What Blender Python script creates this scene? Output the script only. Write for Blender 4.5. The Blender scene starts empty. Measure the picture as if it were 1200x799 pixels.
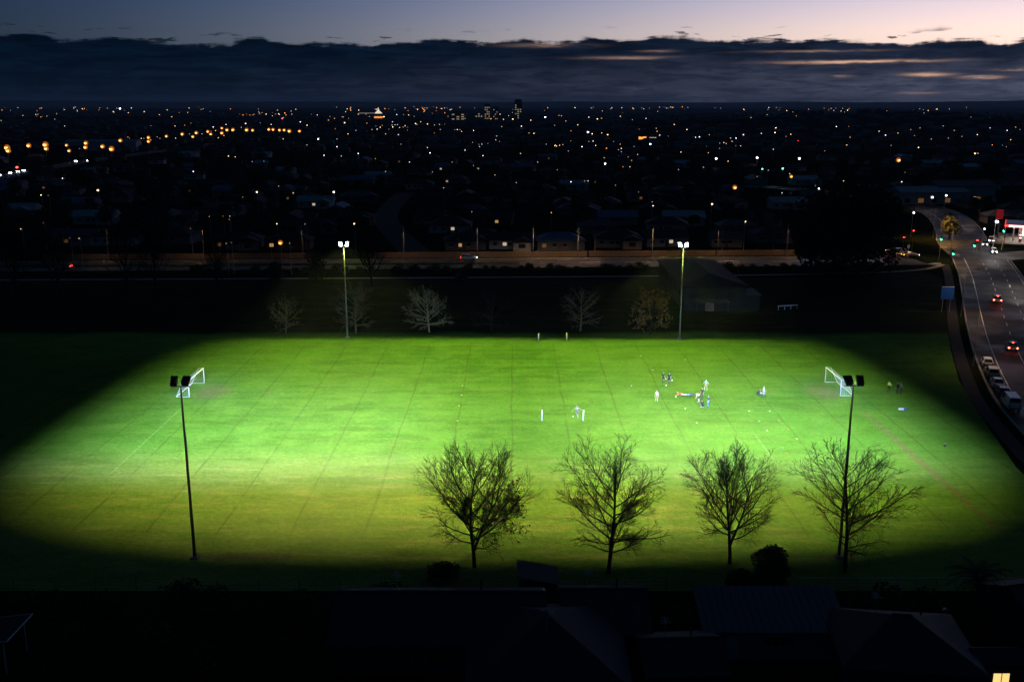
import bpy, bmesh, math, random
import numpy as np
from mathutils import Vector, Matrix

R = math.radians
SC = bpy.context.scene
COL = SC.collection
rng = random.Random(7)

# ------------------------------------------------------------------ camera
CAM_H = 42.0
PITCH = 13.566
FOC = 1150.0                         # focal length in pixels of a 1200 px wide picture
cd = bpy.data.cameras.new('camera')
cam = bpy.data.objects.new('camera', cd)
COL.objects.link(cam)
cam.location = (0, 0, CAM_H)
cam.rotation_euler = (R(90 - PITCH), 0, 0)
cd.sensor_width = 36.0
cd.lens = 36.0 * FOC / 1200.0
cd.clip_start = 0.5
cd.clip_end = 60000
SC.camera = cam

# ------------------------------------------------------------------ sky: dusk, sun already under the horizon to the right
world = bpy.data.worlds.new('World')
SC.world = world
world.use_nodes = True


class NT:
    """tiny node-tree writer"""
    def __init__(self, tree):
        self.t = tree
        self.n = tree.nodes
        self.l = tree.links

    def new(self, typ, **kw):
        nd = self.n.new(typ)
        for k, v in kw.items():
            setattr(nd, k, v)
        return nd

    def put(self, sock, v):
        if isinstance(v, bpy.types.NodeSocket):
            self.l.new(v, sock)
        elif v is not None:
            if isinstance(v, (tuple, list)) and len(v) == 3 and sock.type == 'RGBA':
                v = (*v, 1)
            sock.default_value = v

    def math(self, op, a, b=None, c=None, clamp=False):
        nd = self.new('ShaderNodeMath', operation=op, use_clamp=clamp)
        for i, v in enumerate((a, b, c)):
            self.put(nd.inputs[i], v)
        return nd.outputs[0]

    def vmath(self, op, a, b=None):
        nd = self.new('ShaderNodeVectorMath', operation=op)
        self.put(nd.inputs[0], a)
        if b is not None:
            self.put(nd.inputs[1], b)
        return nd.outputs['Value'] if op in ('DOT_PRODUCT', 'LENGTH') else nd.outputs[0]

    def step(self, v, lo, hi, a=0.0, b=1.0):
        nd = self.new('ShaderNodeMapRange', interpolation_type='SMOOTHSTEP')
        self.put(nd.inputs['Value'], v)
        self.put(nd.inputs['From Min'], lo)
        self.put(nd.inputs['From Max'], hi)
        self.put(nd.inputs['To Min'], a)
        self.put(nd.inputs['To Max'], b)
        return nd.outputs[0]

    def mix(self, f, a, b, mode='MIX'):
        nd = self.new('ShaderNodeMix', data_type='RGBA', blend_type=mode)
        self.put(nd.inputs[0], f)
        self.put(nd.inputs[6], a)
        self.put(nd.inputs[7], b)
        return nd.outputs[2]

    def noise(self, vec, scale, detail=4, rough=0.55, dist=0.0):
        nd = self.new('ShaderNodeTexNoise')
        if vec is not None:
            self.put(nd.inputs['Vector'], vec)
        nd.inputs['Scale'].default_value = scale
        nd.inputs['Detail'].default_value = detail
        nd.inputs['Roughness'].default_value = rough
        nd.inputs['Distortion'].default_value = dist
        return nd.outputs[0]

    def xyz(self, vec):
        nd = self.new('ShaderNodeSeparateXYZ')
        self.put(nd.inputs[0], vec)
        return nd.outputs

    def comb(self, x, y, z):
        nd = self.new('ShaderNodeCombineXYZ')
        for i, v in enumerate((x, y, z)):
            self.put(nd.inputs[i], v)
        return nd.outputs[0]


SUN_AZ = 60.0                        # degrees to the right of the view direction
SKY_GAIN = 0.10
w = NT(world.node_tree)
w.n.clear()
tc = w.new('ShaderNodeTexCoord').outputs['Generated']
sky = w.new('ShaderNodeTexSky', sky_type='NISHITA')
sky.sun_disc = False
sky.sun_elevation = R(-1.5)
sky.sun_rotation = R(SUN_AZ)
sky.altitude = 50
sky.air_density = 1.0
sky.dust_density = 1.0
sky.ozone_density = 2.5
d = w.xyz(tc)
az = w.math('ARCTAN2', d[0], d[1])                    # 0 ahead, + to the right
el = w.math('ARCSINE', w.math('MINIMUM', w.math('MAXIMUM', d[2], -1.0), 1.0))
eld = w.math('MULTIPLY', el, 57.2958)
azd = w.math('MULTIPLY', az, 57.2958)
bg = w.new('ShaderNodeBackground')
out = w.new('ShaderNodeOutputWorld')
w.l.new(bg.outputs[0], out.inputs[0])
# after-sunset glow, centred 34 degrees to the right, falling off to both sides and with height
def ramp(v, stops):
    nd = w.new('ShaderNodeValToRGB')
    nd.color_ramp.interpolation = 'EASE' if len(stops) == 2 else 'LINEAR'
    e = nd.color_ramp.elements
    while len(e) < len(stops):
        e.new(0.5)
    for s, (p, c) in zip(e, stops):
        s.position = p
        s.color = (*c, 1)
    w.put(nd.inputs[0], v)
    return nd.outputs[0]


def gauss(v, c, s):
    q = w.math('DIVIDE', w.math('SUBTRACT', v, c), s)
    return w.math('EXPONENT', w.math('MULTIPLY', w.math('MULTIPLY', q, q), -0.5))


vert = ramp(w.math('DIVIDE', w.math('MAXIMUM', eld, 0.0), 90.0),
            [(0.0, (1.3, 0.86, 0.62)), (0.041, (1.30, 0.94, 0.80)), (0.058, (0.93, 0.74, 0.81)), (0.085, (0.40, 0.42, 0.60)),
             (0.14, (0.12, 0.16, 0.28)), (0.28, (0.030, 0.048, 0.10)), (0.75, (0.008, 0.015, 0.035))])
spread = w.comb(gauss(azd, 33, 20.5), gauss(azd, 33, 22.5), gauss(azd, 33, 25.5))
glow = w.mix(1.0, vert, spread, 'MULTIPLY')
clear = w.mix(1.0, glow, w.mix(1.0, sky.outputs[0], (0.05, 0.07, 0.12), 'MULTIPLY'), 'ADD')
clear = w.mix(1.0, clear, (0.001, 0.009, 0.014), 'ADD')

# low bank of cloud
c1 = w.comb(w.math('MULTIPLY', azd, 0.16), w.math('MULTIPLY', eld, 0.9), 0.0)
c2 = w.comb(w.math('MULTIPLY', azd, 0.42), w.math('MULTIPLY', eld, 3.2), 3.7)
n_edge = w.noise(w.comb(w.math('MULTIPLY', azd, 0.30), 0.0, 4.3), 1.0, 5, 0.52)
n_soft = w.noise(c1, 1.0, 6, 0.62, 0.5)
n_fine = w.noise(c2, 1.0, 6, 0.65, 0.4)
mound = gauss(azd, 7.0, 7.0)
top = w.math('ADD', w.math('ADD', 3.26, w.math('MULTIPLY', mound, 0.30)), w.math('MULTIPLY', w.math('SUBTRACT', n_edge, 0.5), 1.5))
depth = w.math('SUBTRACT', top, eld)                  # degrees below the upper edge
bank = w.step(w.math('ADD', depth, w.math('MULTIPLY', w.math('SUBTRACT', n_fine, 0.5), 0.75)), -0.09, 0.13)
wisps = w.math('MULTIPLY', w.step(n_fine, 0.58, 0.64), w.math('MULTIPLY', w.step(depth, -0.75, -0.25), w.step(depth, 0.3, 0.0)))
bank = w.math('MAXIMUM', bank, w.math('MULTIPLY', wisps, 0.85))
right = gauss(azd, 38, 21)
low = w.step(depth, 0.3, 3.0)
ccol = w.mix(right, (0.0008, 0.0055, 0.0150), w.mix(low, (0.011, 0.017, 0.036), (0.092, 0.100, 0.155)))
ccol = w.mix(w.math('MULTIPLY', w.step(n_soft, 0.40, 0.68), 0.8), ccol, w.mix(1.0, ccol, (1.9, 1.8, 1.75), 'MULTIPLY'))
ccol = w.mix(w.math('MULTIPLY', w.step(n_fine, 0.42, 0.60), 0.75), ccol, w.mix(1.0, ccol, (0.42, 0.5, 0.56), 'MULTIPLY'))
# rents in the bank where the bright sky behind shows
gaps = None
for (ga, ge, sa, se, gw) in ((18.6, 2.18, 3.1, 0.075, 1.0), (24.8, 1.33, 0.75, 0.07, 0.85), (22.2, 1.50, 0.95, 0.08, 0.75), (17.9, 1.42, 0.45, 0.06, 0.55),
                             (27.0, 1.68, 1.1, 0.06, 0.6), (21.9, 0.55, 0.9, 0.05, 0.30), (1.8, 3.18, 1.9, 0.10, 0.55), (6.3, 2.50, 2.0, 0.07, 0.60), (16.5, 2.75, 2.6, 0.06, 0.35),
                             (8.0, 2.85, 0.8, 0.06, 0.35), (32.5, 2.0, 2.2, 0.08, 0.9), (38.0, 1.5, 1.6, 0.07, 0.8), (34.5, 1.0, 1.0, 0.06, 0.6)):
    e1 = w.math('DIVIDE', w.math('SUBTRACT', azd, ga), sa)
    e2 = w.math('DIVIDE', w.math('SUBTRACT', w.math('ADD', eld, w.math('MULTIPLY', w.math('SUBTRACT', n_fine, 0.5), 0.22)), ge), se)
    r2 = w.math('ADD', w.math('MULTIPLY', e1, e1), w.math('MULTIPLY', e2, e2))
    gp = w.math('MULTIPLY', w.math('EXPONENT', w.math('MULTIPLY', r2, -0.9)), gw)
    gaps = gp if gaps is None else w.math('MAXIMUM', gaps, gp)
gaps = w.math('MULTIPLY', gaps, w.step(n_fine, 0.30, 0.55))
behind = w.mix(1.0, w.comb(gauss(azd, 34, 21.5), gauss(azd, 34, 22), gauss(azd, 34, 24)), (1.05, 0.62, 0.42), 'MULTIPLY')
ccol = w.mix(gaps, ccol, behind)
col = w.mix(bank, clear, ccol)
col = w.mix(w.step(eld, -0.2, -1.5), col, (0.004, 0.006, 0.010))
w.put(bg.inputs['Color'], col)
bg.inputs['Strength'].default_value = 1.0

SC.view_settings.view_transform = 'Standard'
SC.view_settings.look = 'None'
SC.view_settings.exposure = 0.0
SC.view_settings.gamma = 1.0
SC.view_settings.use_curve_mapping = False
SC.cycles.use_denoising = True
SC.cycles.denoiser = 'OPENIMAGEDENOISE'
SC.cycles.sample_clamp_indirect = 4.0
SC.cycles.max_bounces = 4
SC.cycles.diffuse_bounces = 2
SC.cycles.glossy_bounces = 2
SC.cycles.transmission_bounces = 4
SC.cycles.transparent_max_bounces = 8
SC.cycles.caustics_reflective = False
SC.cycles.caustics_refractive = False

# ------------------------------------------------------------------ helpers
_P = R(PITCH)


def at(x, y, z=0.0):
    """pixel of the 1200 x 799 photograph -> point of the place at height z"""
    u = (x - 600) / FOC
    v = (y - 399.5) / FOC
    dy = math.cos(_P) - v * math.sin(_P)
    dz = -math.sin(_P) - v * math.cos(_P)
    t = (z - CAM_H) / dz
    return Vector((u * t, dy * t, z))


def project(p):
    zc = p[1] * math.cos(_P) + (CAM_H - p[2]) * math.sin(_P)
    yc = -p[1] * math.sin(_P) + (CAM_H - p[2]) * math.cos(_P)
    return 600 + FOC * p[0] / zc, 399.5 + FOC * yc / zc


MATS = {}


def mat(name, col=None, rough=0.8, var=0.18, scale=3.0, bump=0.0, spec=0.25, metal=0.0, bscale=None):
    if name in MATS:
        return MATS[name]
    m = bpy.data.materials.new(name)
    m.use_nodes = True
    t = NT(m.node_tree)
    b = t.n['Principled BSDF']
    b.inputs['Roughness'].default_value = rough
    b.inputs['Metallic'].default_value = metal
    b.inputs['Specular IOR Level'].default_value = spec
    tcx = t.new('ShaderNodeTexCoord').outputs['Object']
    n = t.noise(tcx, scale, 5, 0.6)
    lo = tuple(c * (1 - var) for c in col)
    hi = tuple(min(1, c * (1 + var)) for c in col)
    t.put(b.inputs['Base Color'], t.mix(t.step(n, 0.3, 0.7), lo, hi))
    t.put(b.inputs['Roughness'], t.step(n, 0.2, 0.8, max(0.03, rough - 0.08), min(1, rough + 0.08)))
    if bump:
        bn = t.new('ShaderNodeBump')
        bn.inputs['Strength'].default_value = bump
        bn.inputs['Distance'].default_value = 0.05
        t.put(bn.inputs['Height'], t.noise(tcx, bscale or scale * 6, 4, 0.6))
        t.put(b.inputs['Normal'], bn.outputs[0])
    MATS[name] = m
    return m


def emat(name, col, strength, sampled=True):
    if name in MATS:
        return MATS[name]
    m = bpy.data.materials.new(name)
    m.use_nodes = True
    t = NT(m.node_tree)
    t.n.clear()
    e = t.new('ShaderNodeEmission')
    e.inputs[0].default_value = (*col, 1)
    e.inputs[1].default_value = strength
    o = t.new('ShaderNodeOutputMaterial')
    t.l.new(e.outputs[0], o.inputs[0])
    if not sampled:
        m.cycles.emission_sampling = 'NONE'
    MATS[name] = m
    return m


class MB:
    """collects faces of ONE part"""
    def __init__(self):
        self.v = []
        self.f = []
        self.m = []

    def add(self, vs, fs, mi=0):
        o = len(self.v)
        self.v.extend([tuple(p) for p in vs])
        self.f.extend([tuple(i + o for i in f) for f in fs])
        self.m.extend([mi] * len(fs))
        return self

    def box(self, c, s, rz=0.0, mi=0, taper=1.0):
        hx, hy, hz = s[0] / 2, s[1] / 2, s[2] / 2
        ca, sa = math.cos(rz), math.sin(rz)
        vs = []
        for z, k in ((-hz, 1.0), (hz, taper)):
            for x, y in ((-hx, -hy), (hx, -hy), (hx, hy), (-hx, hy)):
                x *= k
                y *= k
                vs.append((c[0] + x * ca - y * sa, c[1] + x * sa + y * ca, c[2] + z))
        return self.add(vs, [(3, 2, 1, 0), (4, 5, 6, 7), (0, 1, 5, 4), (1, 2, 6, 5), (2, 3, 7, 6), (3, 0, 4, 7)], mi)

    def loft(self, rings, mi=0, cap=True):
        n = len(rings[0])
        vs = [p for r in rings for p in r]
        fs = []
        for k in range(len(rings) - 1):
            for i in range(n):
                j = (i + 1) % n
                fs.append((k * n + i, k * n + j, (k + 1) * n + j, (k + 1) * n + i))
        if cap:
            fs.append(tuple(range(n - 1, -1, -1)))
            fs.append(tuple((len(rings) - 1) * n + i for i in range(n)))
        return self.add(vs, fs, mi)

    def tube(self, pts, rad, n=8, mi=0, cap=True):
        pts = [Vector(p) for p in pts]
        if not isinstance(rad, (list, tuple)):
            rad = [rad] * len(pts)
        rings = []
        d = (pts[1] - pts[0]).normalized()
        a = d.orthogonal().normalized()
        for i, p in enumerate(pts):
            d = (pts[min(i + 1, len(pts) - 1)] - pts[max(i - 1, 0)]).normalized()
            a = (a - d * a.dot(d)).normalized()
            b = d.cross(a)
            rings.append([p + (a * math.cos(2 * math.pi * k / n) + b * math.sin(2 * math.pi * k / n)) * rad[i] for k in range(n)])
        return self.loft(rings, mi, cap)

    def ball(self, c, r, n=8, m=6, mi=0, sc=(1, 1, 1)):
        rings = []
        for k in range(m + 1):
            th = math.pi * (0.02 + 0.96 * k / m)
            rings.append([(c[0] + r * sc[0] * math.sin(th) * math.cos(2 * math.pi * i / n),
                           c[1] + r * sc[1] * math.sin(th) * math.sin(2 * math.pi * i / n),
                           c[2] - r * sc[2] * math.cos(th)) for i in range(n)])
        return self.loft(rings, mi, True)

    def prism(self, poly, z0, z1, mi=0):
        n = len(poly)
        vs = [(p[0], p[1], z0) for p in poly] + [(p[0], p[1], z1) for p in poly]
        fs = [tuple(range(n - 1, -1, -1)), tuple(range(n, 2 * n))]
        fs += [(i, (i + 1) % n, n + (i + 1) % n, n + i) for i in range(n)]
        return self.add(vs, fs, mi)

    def mesh(self, name, mats, smooth=False):
        me = bpy.data.meshes.new(name)
        me.from_pydata(self.v, [], self.f)
        for q in (mats if isinstance(mats, (list, tuple)) else [mats]):
            me.materials.append(q)
        me.polygons.foreach_set('material_index', self.m)
        if smooth:
            me.polygons.foreach_set('use_smooth', [True] * len(self.f))
        me.update()
        return me

    def build(self, name, mats, parent=None, loc=None, rz=0.0, smooth=False):
        return link(name, self.mesh(name, mats, smooth), parent, loc, rz)


def link(name, data, parent=None, loc=None, rz=0.0):
    o = bpy.data.objects.new(name, data)
    COL.objects.link(o)
    if parent is not None:
        o.parent = parent
    if loc is not None:
        o.location = loc
    if rz:
        o.rotation_euler = (0, 0, rz)
    return o


def thing(name, label, cat, loc=(0, 0, 0), rz=0.0, group=None):
    return tag(link(name, None, None, loc, rz), label, cat, group)


def tag(o, label=None, cat=None, group=None, kind=None):
    if label:
        o['label'] = label
    if cat:
        o['category'] = cat
    if group:
        o['group'] = group
    if kind:
        o['kind'] = kind
    return o


def struct(o, label):
    o['kind'] = 'structure'
    o['label'] = label
    return o


KIDS = {}


def register(root):
    """remember a prototype's parts so that copies need no search"""
    def kids(o):
        return [(c, kids(c)) for c in o.children]
    bpy.context.view_layer.update()
    KIDS[root.name] = kids(root)
    return root


def copy_thing(root, loc, rz=0.0, scale=1.0, label=None, group=None):
    def dup(o, par):
        c = o.copy()
        COL.objects.link(c)
        c.parent = par
        return c
    r = dup(root, None)
    r.location = loc
    r.rotation_euler = (0, 0, rz)
    r.scale = scale if isinstance(scale, tuple) else (scale,) * 3
    if label:
        r['label'] = label
    if group:
        r['group'] = group
    parts = []
    for c, sub in KIDS[root.name]:
        d = dup(c, r)
        parts.append(d)
        for g2, _ in sub:
            dup(g2, d)
    return r, parts


def offset(pts, d):
    """polyline moved d metres to its right"""
    res = []
    for i, p in enumerate(pts):
        a = pts[max(i - 1, 0)]
        b = pts[min(i + 1, len(pts) - 1)]
        tx, ty = b[0] - a[0], b[1] - a[1]
        L = math.hypot(tx, ty)
        res.append((p[0] + ty / L * d, p[1] - tx / L * d))
    return res


def smooth_line(pts, sub=6):
    res = []
    n = len(pts)
    for i in range(n - 1):
        p0, p1, p2, p3 = pts[max(i - 1, 0)], pts[i], pts[i + 1], pts[min(i + 2, n - 1)]
        for k in range(sub):
            t = k / sub
            res.append(tuple(0.5 * ((2 * p1[c]) + (-p0[c] + p2[c]) * t + (2 * p0[c] - 5 * p1[c] + 4 * p2[c] - p3[c]) * t * t
                                    + (-p0[c] + 3 * p1[c] - 3 * p2[c] + p3[c]) * t ** 3) for c in (0, 1)))
    res.append(tuple(pts[-1][:2]))
    return res


def ribbon(mb, pts, d0, d1, z0, z1=None, mi=0):
    """flat strip between two offsets; with z1 a raised strip with sides"""
    A, B = offset(pts, d0), offset(pts, d1)
    n = len(pts)
    if z1 is None:
        vs = [(p[0], p[1], z0) for p in A] + [(p[0], p[1], z0) for p in B]
        return mb.add(vs, [(i, n + i, n + i + 1, i + 1) for i in range(n - 1)], mi)
    rings = [[(A[i][0], A[i][1], z0), (B[i][0], B[i][1], z0), (B[i][0], B[i][1], z1), (A[i][0], A[i][1], z1)] for i in range(n)]
    return mb.loft(rings, mi)


def along(pts, s):
    """point and heading at arc length s"""
    for i in range(len(pts) - 1):
        L = math.hypot(pts[i + 1][0] - pts[i][0], pts[i + 1][1] - pts[i][1])
        if s <= L or i == len(pts) - 2:
            t = s / L
            return (pts[i][0] + (pts[i + 1][0] - pts[i][0]) * t, pts[i][1] + (pts[i + 1][1] - pts[i][1]) * t), \
                math.atan2(pts[i + 1][1] - pts[i][1], pts[i + 1][0] - pts[i][0])
        s -= L


def length(pts):
    return sum(math.hypot(pts[i + 1][0] - pts[i][0], pts[i + 1][1] - pts[i][1]) for i in range(len(pts) - 1))


def dashes(mb, pts, d, wd, z, on, off):
    s, L = 0.0, length(pts)
    while s + on < L:
        seg = [along(pts, s + on * k / 3)[0] for k in range(4)]
        ribbon(mb, seg, d - wd / 2, d + wd / 2, z)
        s += on + off


# ------------------------------------------------------------------ surface materials
def grass_material():
    m = bpy.data.materials.new('field_grass')
    m.use_nodes = True
    t = NT(m.node_tree)
    b = t.n['Principled BSDF']
    b.inputs['Roughness'].default_value = 0.9
    b.inputs['Specular IOR Level'].default_value = 0.02
    pos = t.new('ShaderNodeTexCoord').outputs['Object']
    x, y, z = t.xyz(pos)
    big = t.noise(pos, 0.035, 3, 0.5)
    mid = t.noise(pos, 0.22, 5, 0.62)
    fine = t.noise(pos, 1.7, 6, 0.7)
    vfine = t.noise(pos, 6.0, 3, 0.7)
    streak = t.noise(t.comb(t.math('MULTIPLY', x, 0.16), t.math('MULTIPLY', y, 0.62), 2.0), 1.0, 6, 0.68)
    c = t.mix(t.step(big, 0.35, 0.65), (0.052, 0.160, 0.017), (0.078, 0.205, 0.023))
    c = t.mix(t.math('MULTIPLY', t.step(mid, 0.40, 0.66), 0.8), c, (0.098, 0.222, 0.030))
    # dry, straw coloured patches: mostly on the unmown strip on this side of the pitch
    strip = t.math('MAXIMUM', t.step(y, 117, 107), 0.12)
    dry = t.math('MULTIPLY', t.step(streak, 0.46, 0.72), strip)
    dry = t.math('MULTIPLY', dry, t.step(x, 40, -20, 0.35, 1.0))
    c = t.mix(t.math('MULTIPLY', dry, 0.85), c, (0.38, 0.35, 0.19))
    c = t.mix(t.math('MULTIPLY', t.math('MULTIPLY', t.step(y, 119, 109), t.step(x, 15, -25, 0.35, 1.0)), 0.65), c, (0.165, 0.205, 0.055))
    # mower rows, faint
    rows = t.math('SINE', t.math('MULTIPLY', t.math('ADD', y, t.math('MULTIPLY', mid, 1.6)), 2.2))
    c = t.mix(t.math('MULTIPLY', t.step(rows, -0.2, 0.9), 0.22), c, (0.110, 0.235, 0.030))
    # grass darkened beyond the far edge, floodlight falloff put into the colour
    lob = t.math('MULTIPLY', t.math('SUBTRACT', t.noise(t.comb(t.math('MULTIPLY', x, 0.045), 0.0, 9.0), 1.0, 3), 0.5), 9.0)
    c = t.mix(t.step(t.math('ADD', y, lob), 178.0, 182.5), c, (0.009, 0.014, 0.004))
    # slit drains: thin dark lines 7.4 m apart
    wob = t.math('MULTIPLY', t.math('SUBTRACT', t.noise(t.comb(t.math('MULTIPLY', x, 0.3), t.math('MULTIPLY', y, 0.07), 0), 1.0, 3), 0.5), 0.9)
    u = t.math('PINGPONG', t.math('ADD', t.math('ADD', x, wob), 74.0), 3.7)
    dist = u
    brk = t.step(t.noise(t.comb(t.math('MULTIPLY', x, 0.05), t.math('MULTIPLY', y, 0.13), 5.0), 1.0, 4, 0.6), 0.34, 0.58)
    drain = t.math('MULTIPLY', t.math('MULTIPLY', t.step(dist, 0.20, 0.06), t.math('ADD', 0.35, t.math('MULTIPLY', brk, 0.65))),
                   t.math('MULTIPLY', t.step(y, 174, 168), t.step(y, 88, 94)))
    c = t.mix(t.math('MULTIPLY', drain, 0.36), c, (0.040, 0.055, 0.012))
    # worn goal mouths, the trodden line past the right-hand goal, thin soil here and there
    soil = (0.150, 0.135, 0.075)
    for (gx, gy, ax, ay, k) in ((-45.0, 141.5, 3.2, 4.6, 0.55), (46.6, 141.5, 3.0, 4.6, 0.55), (-36.5, 141, 1.0, 0.9, 0.5), (38.6, 141, 1.0, 0.9, 0.45),
                                (-25.0, 86.2, 6.5, 1.1, 0.8), (31.2, 86.0, 2.4, 1.0, 0.7), (-35.0, 82.5, 2.5, 0.8, 0.5)):
        q1 = t.math('DIVIDE', t.math('SUBTRACT', x, gx), ax)
        q2 = t.math('DIVIDE', t.math('SUBTRACT', y, gy), ay)
        r2 = t.math('ADD', t.math('MULTIPLY', q1, q1), t.math('MULTIPLY', q2, q2))
        r2 = t.math('ADD', r2, t.math('MULTIPLY', t.math('SUBTRACT', fine, 0.5), 1.7))
        c = t.mix(t.math('MULTIPLY', t.step(r2, 1.15, 0.15), k), c, soil)
    px_ = t.math('ABSOLUTE', t.math('SUBTRACT', t.math('ADD', x, t.math('MULTIPLY', t.math('SUBTRACT', mid, 0.5), 0.9)), 49.4))
    trod = t.math('MULTIPLY', t.step(px_, 0.75, 0.25), t.math('MULTIPLY', t.step(y, 136, 126), t.step(y, 88, 93)))
    c = t.mix(t.math('MULTIPLY', trod, t.step(fine, 0.25, 0.7, 0.35, 0.75)), c, (0.17, 0.125, 0.075))
    # faint remains of white line paint
    paint = None
    for (lx, y0, y1) in ((-47.0, 108, 134), (31.8, 110, 122)):
        q = t.step(t.math('ABSOLUTE', t.math('SUBTRACT', x, lx)), 0.085, 0.045)
        q = t.math('MULTIPLY', q, t.math('MULTIPLY', t.step(y, y0 - 0.4, y0 + 0.4), t.step(y, y1 + 1.5, y1 - 1.5)))
        paint = q if paint is None else t.math('MAXIMUM', paint, q)
    q1 = t.math('SUBTRACT', x, -47.0)
    q2 = t.math('SUBTRACT', y, 108.0)
    rr = t.math('SQRT', t.math('ADD', t.math('MULTIPLY', q1, q1), t.math('MULTIPLY', q2, q2)))
    arc = t.math('MULTIPLY', t.step(t.math('ABSOLUTE', t.math('SUBTRACT', rr, 1.0)), 0.10, 0.05), t.math('MULTIPLY', t.step(q1, -0.05, 0.05), t.step(q2, -0.05, 0.05)))
    paint = t.math('MAXIMUM', paint, arc)
    c = t.mix(t.math('MULTIPLY', paint, t.step(fine, 0.3, 0.7, 0.05, 0.38)), c, (0.45, 0.50, 0.42))
    blot = t.noise(t.comb(t.math('MULTIPLY', x, 0.09), t.math('MULTIPLY', y, 0.28), 7.0), 1.0, 7, 0.7)
    c = t.mix(t.step(blot, 0.30, 0.55, 0.42, 0.0), c, (0.034, 0.085, 0.006))
    # blade-scale mottling
    c = t.mix(t.step(fine, 0.3, 0.7, 0.7, 0.0), c, t.mix(1.0, c, (0.55, 0.62, 0.5), 'MULTIPLY'))
    c = t.mix(t.step(vfine, 0.3, 0.7, 0.6, 0.0), c, t.mix(1.0, c, (0.5, 0.55, 0.5), 'MULTIPLY'))
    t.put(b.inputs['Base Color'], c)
    bn = t.new('ShaderNodeBump')
    bn.inputs['Strength'].default_value = 0.7
    bn.inputs['Distance'].default_value = 0.12
    t.put(bn.inputs['Height'], t.math('ADD', fine, t.math('MULTIPLY', vfine, 0.5)))
    t.put(b.inputs['Normal'], bn.outputs[0])
    return m


def asphalt_material(name, base):
    m = bpy.data.materials.new(name)
    m.use_nodes = True
    t = NT(m.node_tree)
    b = t.n['Principled BSDF']
    b.inputs['Specular IOR Level'].default_value = 0.08
    pos = t.new('ShaderNodeTexCoord').outputs['Object']
    big = t.noise(pos, 0.12, 4, 0.6)
    fine = t.noise(pos, 4.0, 5, 0.7)
    c = t.mix(t.step(big, 0.3, 0.7), tuple(q * 0.75 for q in base), tuple(q * 1.25 for q in base))
    c = t.mix(t.step(fine, 0.35, 0.75, 0.3, 0.0), c, tuple(q * 0.5 for q in base))
    t.put(b.inputs['Base Color'], c)
    t.put(b.inputs['Roughness'], t.step(big, 0.35, 0.65, 0.42, 0.75))
    bn = t.new('ShaderNodeBump')
    bn.inputs['Strength'].default_value = 0.25
    bn.inputs['Distance'].default_value = 0.02
    t.put(bn.inputs['Height'], fine)
    t.put(b.inputs['Normal'], bn.outputs[0])
    return m


GRASS = grass_material()
ASPHALT = asphalt_material('asphalt', (0.042, 0.039, 0.036))
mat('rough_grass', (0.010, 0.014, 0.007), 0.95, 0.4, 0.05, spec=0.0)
mat('verge', (0.032, 0.048, 0.015), 0.95, 0.45, 0.4, spec=0.0, bump=0.4, bscale=3)
mat('concrete', (0.26, 0.24, 0.215), 0.85, 0.2, 0.8, bump=0.2, spec=0.05)
mat('pale_asphalt', (0.075, 0.07, 0.066), 0.8, 0.25, 0.5, spec=0.05)
mat('dark_asphalt', (0.030, 0.029, 0.028), 0.85, 0.25, 0.5, spec=0.05)
mat('road_paint', (0.62, 0.61, 0.57), 0.7, 0.3, 1.2)
mat('galvanised', (0.36, 0.38, 0.38), 0.5, 0.2, 2.0, metal=0.5)
mat('green_pole', (0.21, 0.235, 0.22), 0.5, 0.2, 2.0)
mat('lamp_post', (0.10, 0.105, 0.105), 0.6, 0.2, 2.0)
mat('dark_metal', (0.030, 0.032, 0.034), 0.45, 0.2, 3.0)
mat('white_paint', (0.60, 0.61, 0.60), 0.55, 0.06, 2.0)
mat('net_cord', (0.36, 0.38, 0.38), 0.8, 0.1, 2.0)
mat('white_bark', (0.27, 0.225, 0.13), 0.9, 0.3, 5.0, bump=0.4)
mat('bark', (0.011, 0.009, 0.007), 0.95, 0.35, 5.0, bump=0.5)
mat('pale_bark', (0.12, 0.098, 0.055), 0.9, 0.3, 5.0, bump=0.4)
mat('brown_leaf', (0.20, 0.115, 0.035), 0.8, 0.35, 1.2)
mat('dead_leaf', (0.070, 0.045, 0.018), 0.85, 0.35, 1.2)
mat('leaf_dark', (0.022, 0.040, 0.014), 0.75, 0.45, 0.9, spec=0.15)
mat('leaf_mid', (0.034, 0.058, 0.018), 0.75, 0.45, 0.9, spec=0.15)
mat('leaf_olive', (0.050, 0.056, 0.020), 0.75, 0.45, 0.9, spec=0.15)
mat('hills', (0.045, 0.06, 0.05), 0.95, 0.3, 0.001, spec=0.0)
mat('timber', (0.12, 0.085, 0.055), 0.85, 0.3, 1.5, bump=0.3)
mat('timber_grey', (0.15, 0.135, 0.115), 0.85, 0.3, 1.5, bump=0.3)
mat('glass', (0.02, 0.025, 0.03), 0.08, 0.2, 1.0, spec=0.5)

# ------------------------------------------------------------------ ground
mb = MB()
N = 72
rings_r = [0, 60, 200, 500, 1200, 3000, 7000, 14000, 26000]
vs = [(0, 0, -0.05)]
for r_ in rings_r[1:]:
    vs += [(r_ * math.cos(2 * math.pi * i / N), r_ * math.sin(2 * math.pi * i / N), -0.05) for i in range(N)]
fs = [(0, 1 + i, 1 + (i + 1) % N) for i in range(N)]
for k in range(len(rings_r) - 2):
    a, b2 = 1 + k * N, 1 + (k + 1) * N
    fs += [(a + i, b2 + i, b2 + (i + 1) % N, a + (i + 1) % N) for i in range(N)]
mb.add(vs, fs)
struct(mb.build('ground', MATS['rough_grass']), 'dark open ground of the town reaching to the horizon')

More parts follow.
